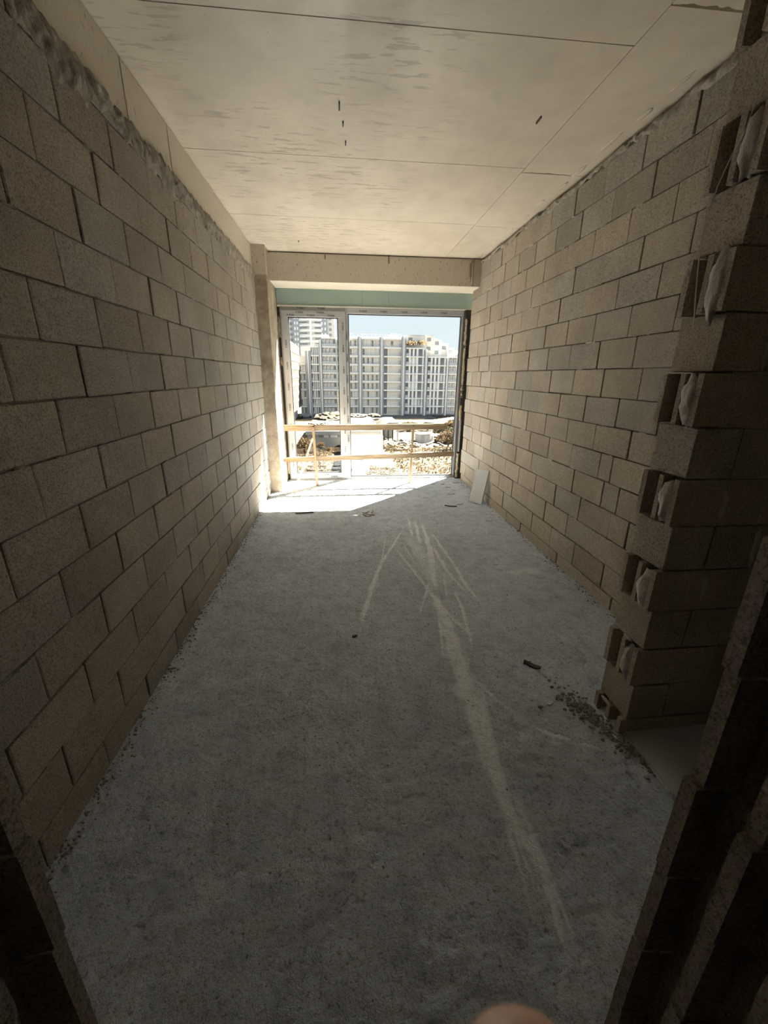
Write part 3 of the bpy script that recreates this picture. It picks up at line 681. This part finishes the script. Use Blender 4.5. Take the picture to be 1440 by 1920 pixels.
# ------------------------------------------------------------------ photographer's hand close below the lens
def hand():
    tip = CF*.046+CR*.0146-CU*.0560
    V, E, Rr = [], [], []
    def add(p_, r, par=None):
        V.append(CAM+p_); Rr.append(r)
        if par is not None: E.append((par, len(V)-1))
        return len(V)-1
    dn, bk, rt = -CU, -CF, CR
    wrist = tip+dn*.175+bk*.055+rt*.012
    w = add(wrist, .027); f = add(wrist+dn*.09+bk*.05+rt*.01, .030, w); add(wrist+dn*.20+bk*.12+rt*.02, .036, f)
    palm = add(wrist-dn*.045-bk*.012, .030, w)
    def finger(base, dirs, rs):
        k = palm; p_ = base; k = add(p_, rs[0], k)
        for (d, L), r in zip(dirs, rs[1:]): p_ = p_+d.normalized()*L; k = add(p_, r, k)
    kn = wrist-dn*.085-bk*.02
    up = -dn
    # index: straight, its tip reaches the lower edge of the view
    b0 = kn+rt*(-.006)
    d1 = (tip-b0); L1 = d1.length
    finger(b0, [(d1, L1*.45), (d1, L1*.30), (d1, L1*.25)], [.0105, .0095, .0088, .0080])
    for i, (off, ln) in enumerate(((.016, .036), (.036, .034), (.053, .028))):
        b = kn+rt*off+dn*(.004*i); finger(b, [(up*.5-bk, ln), (-bk*1.0+dn*.9, ln*.7), (dn+bk*.4, ln*.55)], [.010, .0092, .0086, .0078])
    tb = wrist-dn*.03-rt*.026; finger(tb, [(-rt*.7+up*.9-bk*.2, .038), (up+rt*.15-bk*.5, .028)], [.0125, .0105, .0088])
    me = bpy.data.meshes.new('hand'); me.from_pydata([tuple(v) for v in V], E, [])
    o = link('hand', me, 'skin'); o.modifiers.new('skin', 'SKIN'); sv = me.skin_vertices[0].data
    for i, r in enumerate(Rr): sv[i].radius = (r, r); sv[i].use_root = (i == 0)
    ss = o.modifiers.new('sub', 'SUBSURF'); ss.levels = ss.render_levels = 2
    dg = bpy.context.evaluated_depsgraph_get(); dg.update(); m2 = bpy.data.meshes.new_from_object(o.evaluated_get(dg)); bpy.data.objects.remove(o)
    for f_ in m2.polygons: f_.use_smooth = True
    m2.materials.clear(); m2.materials.append(MATS['skin'])
    return tag(recenter(link('hand', m2)), "person's bare hand holding up one finger at the lens", 'hand')
HAND = hand()
#@@OUTSIDE@@
# ------------------------------------------------------------------ outside: ground
YB = 150.
ZG = hit(700, 779, 1, YB).z                               # street level in front of the long block
def gx(px, Y, py=702): return hit(px, py, 1, Y).x
def gz(py, Y, px=720): return hit(px, py, 1, Y).z
def terrain():
    V = []; F = []; xs = [-70+2.0*i for i in range(86)]; ysl = [12+2.0*j for j in range(84)]
    for y in ysl:
        for x in xs:
            m = math.exp(-((y-62)/17)**2)*(2.6+1.6*noise.noise(Vector((x*.06, y*.06, 2))))*(1 if x > -4 else .6)
            m += max(0, 1-abs(y-84)/14)*1.0*abs(noise.noise(Vector((x*.16, y*.16, 5))))
            rough = .5*noise.noise(Vector((x*.4, y*.4, 1))) if 40 < y < 118 else 0
            k = 1 if y < 118 else 0
            V.append((x, y, ZG+k*(max(0, m-.4)*.8+rough*.5)-.05))
    nx = len(xs)
    for j in range(len(ysl)-1):
        for i in range(nx-1): a = j*nx+i; F.append((a, a+1, a+nx+1, a+nx))
    me = bpy.data.meshes.new('ground'); me.from_pydata(V, [], F)
    for f in me.polygons: f.use_smooth = True
    return link('ground', me, 'soil')
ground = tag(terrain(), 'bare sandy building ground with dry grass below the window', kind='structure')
tag(box('ground_far', 'soil', (-160, 200, 176, 420, ZG-.5, ZG-.06)), 'flat ground around the far buildings', kind='structure')
tag(box('road', 'road', (-13, 32, 138, 149, ZG-.2, ZG+.03)), 'grey asphalt street in front of the long apartment block', kind='structure')
def gh(x, y):
    m = math.exp(-((y-62)/17)**2)*(2.6+1.6*noise.noise(Vector((x*.06, y*.06, 2))))*(1 if x > -4 else .6)
    m += max(0, 1-abs(y-84)/14)*1.0*abs(noise.noise(Vector((x*.16, y*.16, 5))))
    return ZG+max(0, m-.4)*.8+.25*noise.noise(Vector((x*.4, y*.4, 1)))-.05
def tufts(name, label, mat, spots, hmin, hmax, n):
    V = []; F = []
    for i in range(n):
        x, y = spots(); z = gh(x, y)-.1; h = random.uniform(hmin, hmax)
        for b in range(4):
            a = random.uniform(0, 6.28); lx, ly = math.cos(a)*h*.7, math.sin(a)*h*.7; w = .09; k = len(V)
            V += [(x-w*math.sin(a), y+w*math.cos(a), z), (x+w*math.sin(a), y-w*math.cos(a), z), (x+lx, y+ly, z+h)]; F.append((k, k+1, k+2))
    me = bpy.data.meshes.new(name); me.from_pydata(V, [], F)
    return tag(link(name, me, mat, ground), label, kind='stuff')
tufts('dry_grass', 'dry yellow grass covering the slope below the window', 'dry_grass', lambda: (lambda x, y: (x, y if not -1 < x < 7.5 else 44+(y-44)*.45))(random.uniform(-14, 26), random.uniform(44, 73)), .18, .5, 6500)

# ------------------------------------------------------------------ outside: long apartment block
DZ = (gz(732, YB, 735)-gz(652.7, YB, 735))/-5.0; Z0 = gz(652.7, YB, 735)
def slabz(k): return Z0-DZ*k                              # k = 0 is the slab seen at photo row 653
def kof(py): return (Z0-gz(py, YB, 735))/DZ
def bay(B, px0, px1, toppy, style):
    x0, x1 = gx(px0, YB), gx(px1, YB); w = x1-x0; kt = int(round(kof(toppy))); zt = slabz(kt)
    back = {'A': 'facade_dark', 'B': 'facade_beige', 'C': 'facade_beige', 'D': 'facade_grey'}[style]
    upart('wall', back, (x0, x1, YB+1.0, YB+9, ZG, zt+.3), B)
    for k in range(kt, 9):
        zt_, zb_ = slabz(k), slabz(k+1); zb_ = max(zb_, ZG)
        if zt_-zb_ < 1: continue
        upart('balcony_slab', 'facade_white', (x0+.1, x1-.1, YB-.35, YB+1.0, zt_-.14, zt_+.22), B)
        h = zt_-zb_; r = random.Random(int(px0)*31+k)
        if style == 'A':
            for f in (.22, .42, .62, .95):
                upart('pillar', 'facade_white', (x0+w*(f-.045), x0+w*(f+.045) if f < .9 else x0+w*(f+.015), YB+.1, YB+1.0, zb_+.22, zt_-.14), B)
            for f in (.10, .32, .52, .79):
                upart('window', 'window_dark' if r.random() < .8 else 'window_pale', (x0+w*(f-.06), x0+w*(f+.06), YB+.85, YB+1.0, zb_+.35, zt_-.3), B)
            upart('railing', 'railing_grey', (x0+.15, x1-.15, YB-.30, YB-.22, zb_+.55, zb_+.62), B)
            upart('railing', 'railing_grey', (x0+.15, x0+w*.16, YB-.30, YB-.22, zb_+.22, zb_+1.25), B)
        elif style == 'B':
            n = 4 if w > 5 else 2
            for i in range(n):
                f = (i+.5)/n; ww = w/n*.27
                upart('window', 'window_dark' if r.random() < .7 else 'window_pale', (x0+w*f-ww, x0+w*f+ww*.4, YB+.9, YB+1.02, zb_+.4, zt_-.45), B)
                upart('pillar', 'curtain_white', (x0+w*f+ww*.55, x0+w*f+ww*1.1, YB+.55, YB+1.0, zb_+.22, zt_-.14), B)
            upart('railing', 'railing_grey', (x0+.1, x1-.1, YB-.30, YB-.24, zb_+1.15, zb_+1.25), B)
            upart('railing', 'railing_grey', (x0+.1, x1-.1, YB-.30, YB-.24, zb_+.25, zb_+.55), B)
        elif style == 'C':
            if k > kt:
                upart('window', 'window_dark', (x0+.3, x0+w*.22, YB+.85, YB+1.0, zb_+.3, zt_-.3), B)
                upart('pillar', 'facade_white', (x0+w*.24, x0+w*.28, YB+.4, YB+1.0, zb_+.22, zt_-.14), B)
            else: upart('window', 'window_dark', (x0+w*.42, x0+w*.54, YB+.85, YB+1.0, zb_+.8, zt_-.5), B)
            upart('railing', 'railing_grey', (x0+w*.3, x1-.2, YB-.30, YB-.24, zb_+.9, zb_+1.05), B)
            upart('railing', 'facade_grey', (x1-.8, x1-.25, YB+.2, YB+1.0, zb_+.3, zb_+1.5), B)
        else:
            for i in range(4):
                f = (i+.5)/4
                upart('window', 'window_dark' if i == 3 else 'window_pale', (x0+w*(f-.06), x0+w*(f+.05), YB+.9, YB+1.02, zb_+.4, zt_-.5), B)
                upart('pillar', 'curtain_white', (x0+w*(f+.07), x0+w*(f+.11), YB+.6, YB+1.0, zb_+.2, zt_-.14), B)
            upart('railing', 'railing_grey', (x0+.1, x1-.1, YB-.30, YB-.24, zb_+.25, zb_+1.1), B)
    return zt
def pilaster(B, px0, px1, toppy, pole=True):
    x0, x1 = gx(px0, YB), gx(px1, YB); zt = gz(toppy, YB, 735)
    upart('pilaster', 'facade_grey', (x0, x1, YB-.1, YB+9, ZG, zt), B)
    if pole: upart('drainpipe', 'facade_white', ((x0+x1)/2-.16, (x0+x1)/2+.16, YB-.55, YB-.2, ZG, zt+.2), B)
B1 = empty('apartment_block', (gx(760, YB), YB+4, ZG), 'long grey apartment block with balcony bays seen through the fixed pane', 'building')
for a, b, tp, st in ((655, 672, 637, 'B'), (679, 712, 637, 'B'), (719, 752, 637, 'C'), (760, 795, 653, 'A'), (801, 836, 669, 'A'), (840, 874, 669, 'D')): bay(B1, a, b, tp, st)
for a, b, tp in ((672, 679, 632), (712, 719, 632), (752, 760, 630), (795, 801, 655), (836, 840, 668)): pilaster(B1, a, b, tp)
zt = slabz(-1)
upart('parapet', 'facade_beige', (gx(655, YB), gx(752, YB), YB+.4, YB+.8, zt+.2, zt+.75), B1)
for i in range(12):
    x = gx(656+8*i, YB); upart('rail_post', 'railing_grey', (x-.08, x+.08, YB+.5, YB+.62, zt+.7, zt+1.7), B1)
upart('roof_rail', 'railing_grey', (gx(655, YB), gx(752, YB), YB+.5, YB+.6, zt+1.55, zt+1.7), B1)
upart('roof_hut', 'facade_cream', (gx(733, YB), gx(746, YB), YB+2, YB+5, zt+.2, zt+1.9), B1)
# stepped penthouse floors above the lower bays
for a, b, tp, bt, dy, m in ((760, 797, 627, 653, 2.0, 'facade_beige'), (796, 814, 626, 669, 3.2, 'facade_cream'), (812, 830, 633, 669, 3.8, 'facade_beige'), (828, 843, 641, 669, 4.5, 'facade_beige'), (840, 853, 650, 669, 3.2, 'facade_beige'), (850, 872, 655, 671, 5.0, 'facade_cream')):
    x0, x1 = gx(a, YB), gx(b, YB); z1, z0 = gz(tp, YB, 735), gz(bt, YB, 735)-.3
    upart('penthouse', m, (x0, x1, YB+dy, YB+8.5, z0, z1), B1); upart('parapet', 'railing_grey', (x0-.1, x1+.1, YB+dy-.15, YB+dy+.1, z1-.1, z1+.15), B1)
    n = max(1, int((x1-x0)/2.6))
    for r_ in range(max(1, int((z1-z0)/3.0))):
        for i in range(n):
            cx = x0+(x1-x0)*(i+.5)/n; upart('window', 'window_pale' if i % 2 else 'window_dark', (cx-.7, cx+.7, YB+dy-.1, YB+dy+.1, z1-1.9-3.0*r_, z1-.7-3.0*r_), B1)
B2 = empty('apartment_block', (gx(605, YB), YB+4, ZG), 'grey apartment block wing with stepped bays seen through the opening leaf', 'building')
for a, b, tp, st in ((561, 574, 685, 'B'), (584, 600, 653, 'A'), (605, 632, 637, 'D'), (633, 653, 637, 'A')): bay(B2, a, b, tp, st)
for a, b, tp in ((574, 584, 660), (600, 605, 640)): pilaster(B2, a, b, tp)
upart('roof_hut', 'facade_cream', (gx(562, YB), gx(573, YB), YB+2, YB+6, slabz(2), slabz(1)), B2)
upart('roof_hut', 'facade_cream', (gx(604, YB), gx(618, YB), YB+2, YB+6, slabz(-1), slabz(-1)+1.2), B2)
upart('parapet', 'facade_cream', (gx(585, YB), gx(600, YB), YB+.4, YB+.8, slabz(0)+.2, slabz(0)+1.0), B2)

# round tower behind
YT = 235.
T = empty('apartment_tower', (gx(587, YT), YT+8, ZG), 'tall white apartment tower with curved balconies and dark glass strips', 'building')
xc = gx(586, YT); zt0, zt1 = gz(690, YT, 586), gz(545, YT, 586); dzt = (gz(600, YT, 586)-gz(641, YT, 586))/4
def arc_slab(r0, z0, z1, mat, name, a0=-1.15, a1=1.15, n=14, yc=9.5):
    V = []; F = []
    for i in range(n+1):
        a = a0+(a1-a0)*i/n
        for rr, z in ((r0, z0), (r0, z1), (r0-2, z1), (r0-2, z0)): V.append((rr*math.sin(a), yc-rr*math.cos(a), z))
    for i in range(n):
        for k in range(4): F.append((4*i+k, 4*i+(k+1) % 4, 4*i+4+(k+1) % 4, 4*i+4+k))
    F += [(0, 1, 2, 3), (4*n+3, 4*n+2, 4*n+1, 4*n)]
    me = bpy.data.meshes.new(name); me.from_pydata(V, [], F); return link(name, me, mat, T, Vector((xc, YT, 0))-T.location)
z = gz(651, YT, 586)
bpy.context.view_layer.update()
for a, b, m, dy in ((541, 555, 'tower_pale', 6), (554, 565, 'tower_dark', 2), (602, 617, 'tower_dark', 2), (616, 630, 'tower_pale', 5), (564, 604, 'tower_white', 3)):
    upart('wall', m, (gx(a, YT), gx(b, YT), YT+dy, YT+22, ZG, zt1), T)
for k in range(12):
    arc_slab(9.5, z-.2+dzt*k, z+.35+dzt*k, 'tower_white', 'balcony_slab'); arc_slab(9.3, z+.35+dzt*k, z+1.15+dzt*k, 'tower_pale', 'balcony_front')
    upart('pillar', 'tower_white', (xc-.5, xc+.5, YT-.1, YT+3, z+dzt*k, z+dzt*(k+1)), T)
    for sx_ in (-1, 1):
        upart('window', 'tower_dark', (xc+sx_*4.2-2.2, xc+sx_*4.2+2.2, YT+2.8, YT+3.1, z+1.0+dzt*k, z+dzt-.4+dzt*k), T)
    for a, b, dy in ((556, 558.5, 2), (560.5, 563, 2), (605, 608, 2), (611, 614, 2), (619, 624, 5), (545, 551, 6)):
        upart('window', 'window_pale' if dy == 2 else 'tower_dark', (gx(a, YT), gx(b, YT), YT+dy-.2, YT+dy+.1, z+.6+dzt*k, z+dzt-.7+dzt*k), T)

# cream block seen along its facade
p0, p1 = hit(538, 702, 1, 108), hit(563, 702, 1, 147); dv = Vector((p1.x-p0.x, p1.y-p0.y, 0)); Lc = dv.length; dv.normalize(); nv = Vector((dv.y, -dv.x, 0))
C = empty('cream_block', (p0.x, p0.y, ZG), 'cream apartment block with rows of tall narrow windows seen along its facade', 'building')
C.rotation_euler = (0, 0, math.atan2(dv.y, dv.x))
ztop = gz(652, 150, 562)-ZG
def cpart(name, mat, b):
    if mat not in UNIT: UNIT[mat] = box_me(-.5, .5, -.5, .5, -.5, .5); UNIT[mat].materials.append(MATS[mat])
    o = bpy.data.objects.new(name, UNIT[mat]); COL.objects.link(o); o.parent = C
    o.location = ((b[0]+b[1])/2, (b[2]+b[3])/2, (b[4]+b[5])/2); o.scale = (b[1]-b[0], b[3]-b[2], b[5]-b[4]); return o
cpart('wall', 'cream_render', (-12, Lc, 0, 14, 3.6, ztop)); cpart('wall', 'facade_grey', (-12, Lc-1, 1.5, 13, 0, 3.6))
nf = 8; dzc = (ztop-4.0)/nf
for k in range(nf):
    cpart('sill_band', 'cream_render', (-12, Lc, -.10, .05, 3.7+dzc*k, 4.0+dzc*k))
    for i in range(16):
        u = -10+(Lc+9)*(i+.5)/16; cpart('window', 'cream_window', (u-.62, u+.62, -.06, .05, 4.6+dzc*k, 3.6+dzc*(k+1)))

# ------------------------------------------------------------------ outside: low buildings, rubble, vehicles
YL = 75.
L = empty('low_building', (gx(640, YL), YL+15, ZG), 'low white building with flat roof covered in debris', 'building')
zr = gz(809, YL, 605); x0, x1 = gx(571, YL), gx(702, 86)
upart('wall', 'low_white', (x0, x1, YL, YL+32, ZG-1, zr-.15), L); upart('roof', 'low_roof', (x0-.3, x1+.3, YL-.5, YL+33, zr-.15, zr+.12), L)
upart('fascia', 'low_white', (x0-.3, x1+.3, YL-.55, YL-.5, zr-.55, zr+.12), L)
for a, b in ((592, 601), (603, 612), (616, 629), (631, 640)):
    upart('window', 'window_dark' if a in (592, 631) else 'window_pale', (gx(a, YL), gx(b, YL), YL-.08, YL+.05, gz(820, YL, 605), gz(813.5, YL, 605)), L)
upart('door', 'window_dark', (gx(580, YL), gx(586, YL), YL-.06, YL+.05, gz(833, YL, 605), gz(815, YL, 605)), L)
def heap(name, px, py_base, Y, w, d, h, mat, label, zb=None, seed=0, cat='heap'):
    x = gx(px, Y); z = zb if zb is not None else gh(x, Y)
    bm = bmesh.new(); bmesh.ops.create_icosphere(bm, subdivisions=4, radius=1)
    for v in bm.verts:
        k = 1+.28*noise.noise(v.co*2.2+Vector((seed*3.7, 1, 2)))+.16*noise.noise(v.co*6+Vector((seed, 4, 2)))+.08*noise.noise(v.co*15+Vector((seed, 4, 9)))
        v.co = Vector((v.co.x*w*k, v.co.y*d*k, max(-.03 if zb is not None else -.15, v.co.z*h*k)))
    return tag(link(name, mesh_of(bm), mat, None, (x, Y, z)), label, cat)
heap('debris_heap', 618, 0, 96, 3.6, 3.6, 1.5, 'sand', 'tan earth heap piled on the low flat roof', zr+.1, 1)
heap('debris_heap', 592, 0, 84, 2.0, 2.2, .8, 'rubble', 'pale rubble pile at the corner of the low flat roof', zr+.1, 2)
heap('debris_heap', 668, 0, 101, 2.6, 2.4, .7, 'rubble', 'flat pale rubble spread on the low roof behind the mullion', zr+.1, 3)
heap('debris_heap', 700, 0, 103, 1.6, 2.0, .6, 'sand', 'small tan rubble mound near the roof end', zr+.1, 4)
for i in range(9):
    x, y = gx(610+i*12, 92)+random.uniform(-.5, .5), 84+random.random()*18
    o = recenter(link('roof_board', bar_me((x-random.uniform(.6, 1.6), y, zr+.25), (x+random.uniform(.6, 1.8), y+random.uniform(-1.5, 1.5), zr+.5), .35, .08, Vector((0, 1, 0))), 'low_white'))
    tag(o, 'loose pale board lying among debris on the low roof', 'board', 'loose boards on the low roof')
# nearer grey roof with a bright side wall, cut diagonally
def prism(name, pts, z0, z1, mat, par):
    n = len(pts); V = [(x, y, z0) for x, y in pts]+[(x, y, z1) for x, y in pts]; F = [tuple(range(n))[::-1], tuple(range(n, 2*n))]+[(i, (i+1) % n, n+(i+1) % n, n+i) for i in range(n)]
    me = bpy.data.meshes.new(name); me.from_pydata(V, [], F); return link(name, me, mat, par, -par.location)
zr2 = zr-.35
rq = [hit(px, py, 2, zr2) for px, py in ((641, 884), (660, 879), (690, 849), (718, 815), (641, 815))]
A2 = empty('annex_building', (rq[0].x, rq[2].y, ZG), 'grey flat roofed annex with a bright side wall', 'building')
P2 = [(v.x, v.y) for v in rq]
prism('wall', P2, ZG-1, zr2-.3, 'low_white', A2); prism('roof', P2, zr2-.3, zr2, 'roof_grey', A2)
# open canopy with posts beside the annex
K = empty('canopy', (gx(722, 88), 90, ZG), 'white canopy shed with a rounded roof and dark posts', 'shed')
V = []; F = []; x0, x1 = gx(703, 88), gx(741, 92); zc = gz(797, 90, 720)
for i in range(13):
    f = i/12; x = x0+(x1-x0)*f; z = zc-1.5+2.3*math.sin(math.pi*.5*min(1, f*1.6))
    for y, dz_ in ((85, 0), (97, 0), (97, .25), (85, .25)): V.append((x, y, z+dz_))
for i in range(12):
    for k in range(4): F.append((4*i+k, 4*i+(k+1) % 4, 4*i+4+(k+1) % 4, 4*i+4+k))
F += [(0, 1, 2, 3), (51, 50, 49, 48)]
me = bpy.data.meshes.new('roof'); me.from_pydata(V, [], F); link('roof', me, 'low_roof', K, -K.location)
for f in (.12, .35, .55, .75, .97):
    x = x0+(x1-x0)*f; upart('post', 'roof_grey' if f < .9 else 'low_white', (x-.12, x+.12, 85.1, 85.4, ZG-1, zc-.2), K)
upart('back_wall', 'low_white', (x0+(x1-x0)*.5, x1, 95, 95.3, ZG-1, zc+.4), K)
# container, tank, poles
xk = gx(797, 86); zk = gh(xk, 86)
Kc = empty('site_container', (xk, 86, zk), 'white site container standing on the rubble ground', 'container')
Kc.rotation_euler = (0, 0, math.radians(28))
for nm, m, b in (('body', 'container_white', (-1.3, 1.3, -1.0, 1.0, -.3, 1.75)), ('roof', 'container_white', (-1.4, 1.4, -1.1, 1.1, 1.75, 1.95)), ('door', 'facade_grey', (-.4, .4, -1.04, -.98, 0, 1.5))):
    link(nm, box_me(*b, .03), m, Kc)
o = link('water_tank', tube_me([(0, 0, -.2), (0, 0, 1.5), (0, 0, 1.7)], .75, 14), 'container_white', None, (gx(812, 87), 87, gh(gx(812, 87), 87))); tag(o, 'round white water tank beside the site container', 'tank')
for i, (pa, pb, Y) in enumerate((((716, 845), (738, 826), 80), ((800, 838), (816, 824), 82), ((720, 832), (757, 818), 88))):
    a, b = hit(*pa, 1, Y-2), hit(*pb, 1, Y+5); a.z = gh(a.x, a.y)+.35; b.z = gh(b.x, b.y)+.45
    o = recenter(link('site_pole', tube_me([a, b], .14, 8), 'low_white')); tag(o, ('long pale pole lying on the rubble by the annex', 'pale pole lying in front of the site container', 'pale pole on the rubble beside the canopy')[i], 'pole')
for i, (px, Y, w, h, m, lb) in enumerate(((731, 80, 2.2, 1.1, 'rubble', 'pale rubble heap in front of the canopy'), (763, 86, 2.6, 1.0, 'rubble', 'broad rubble heap between canopy and container'), (781, 78, 2.0, .9, 'rubble', 'small rubble heap left in front of the site container'), (713, 76, 1.4, 1.3, 'sand', 'pointed sand heap beside the annex corner'), (750, 72, 2.2, 1.2, 'sand', 'rounded sand heap behind the lower plank'), (846, 86, 3.2, 1.6, 'soil', 'dark earth mound right of the site container'))):
    heap('debris_heap', px, 0, Y, w, w*.8, h, m, lb, None, 10+i)
for i in range(40):
    px = random.uniform(690, 840); Y = random.uniform(76, 98); x = gx(px, Y)
    o = link('rubble_block', blob_me(random.uniform(.25, .6), random.uniform(.25, .5), random.uniform(.15, .35), .5, 1.5, 1, i), 'rubble', None, (x, Y, gh(x, Y)+.08))
    tag(o, 'pale rubble stone scattered on the building ground', 'stone', 'rubble stones on the building ground')
# bushes and weeds
def bush(px, Y, w, h, mat, label, n=420, zb=None, trunk=True):
    x = gx(px, Y); z = gh(x, Y) if zb is None else zb; T_ = empty('dry_bush', (x, Y, z), label, 'bush', 'dry bushes around the building ground')
    V = []; F = []
    for i in range(n):
        a, b, r = random.uniform(0, 6.28), random.uniform(-.2, 1.3), random.random()**.4
        c = Vector((w*r*math.cos(a)*math.cos(b), w*.8*r*math.sin(a)*math.cos(b), h*.45+h*.5*r*math.sin(b)))
        u = Vector((random.gauss(0, 1), random.gauss(0, 1), random.gauss(0, 1))).normalized()*w*.16; v = u.orthogonal().normalized()*w*.09; k = len(V)
        V += [c-u, c+v, c+u, c-v]; F.append((k, k+1, k+2, k+3))
    me = bpy.data.meshes.new('foliage'); me.from_pydata([tuple(v) for v in V], [], F); tag(link('foliage', me, mat, T_), kind='stuff')
    if trunk:
        for i in range(4):
            a = i*1.6; link('stem', tube_me([(0, 0, -.3), (.2*w*math.cos(a), .2*w*math.sin(a), h*.4), (.5*w*math.cos(a), .5*w*math.sin(a), h*.75)], .05, 5), 'dry_leaf', T_)
    return T_
for px, Y, w, h, m, lb in ((848, 78, 2.4, 3.2, 'dry_leaf', 'tall dry orange bush at the right end of the building ground'), (858, 70, 2.0, 3.4, 'dry_leaf', 'dry orange bush nearest the black strip by the window'), (838, 96, 2.6, 2.8, 'green_leaf', 'dark green bush behind the site container'),
                           (806, 108, 2.2, 2.2, 'green_leaf', 'low green bush before the apartment block'), (856, 104, 3.0, 3.4, 'dry_leaf', 'dry bush behind the orange bushes'), (770, 108, 3.0, 2.2, 'green_leaf', 'green bush between canopy and apartment block'),
                           (565, 66, 1.3, 3.6, 'dry_leaf', 'tall slim dry bush left of the low building'), (596, 71, .8, 1.7, 'dry_leaf', 'small dry bush before the low building windows'), (632, 71, .9, 1.4, 'green_leaf', 'small round bush at the low building wall'), (612, 71, .7, 1.0, 'dry_leaf', 'tiny dry bush at the middle of the low building wall')):
    bush(px, Y, w, h, m, lb)
bush(770, YB+.6, 2.2, 2.4, 'terrace_leaf', 'autumn coloured plants on the penthouse terrace', 300, slabz(0)+.25, False)
bush(789, YB+.6, 1.8, 2.7, 'terrace_leaf', 'taller autumn coloured shrub at the terrace corner', 260, slabz(0)+.25, False)
# parked car on the street
def car(px, Y, rz, label):
    R_ = empty('car', (gx(px, Y), Y, ZG+.03), label, 'car'); R_.rotation_euler = (0, 0, rz)
    prof = [(-2.1, .35), (-2.15, .75), (-1.95, .95), (-1.2, 1.0), (-.6, 1.42), (.75, 1.45), (1.5, 1.0), (2.05, .9), (2.15, .6), (2.1, .35)]
    V = [(x, -.85, z) for x, z in prof]+[(x, .85, z) for x, z in prof]; n = len(prof)
    F = [tuple(range(n)), tuple(range(2*n-1, n-1, -1))]+[(i, n+i, n+(i+1) % n, (i+1) % n) for i in range(n)]
    me = bpy.data.meshes.new('body'); me.from_pydata(V, [], F); link('body', me, 'car_grey', R_)
    for s_ in (-1, 1):
        V = [(-1.1, s_*.86, 1.0), (-.58, s_*.86, 1.34), (.7, s_*.86, 1.36), (1.3, s_*.86, 1.0)]; me = bpy.data.meshes.new('w'); me.from_pydata(V, [], [(0, 1, 2, 3)]); link('side_window', me, 'window_dark', R_)
        for x in (-1.35, 1.35): link('wheel', tube_me([(x, s_*.70, .33), (x, s_*.90, .33)], .33, 14), 'tyre', R_)
car(570, 142, .15, 'grey parked car on the street before the apartment block')
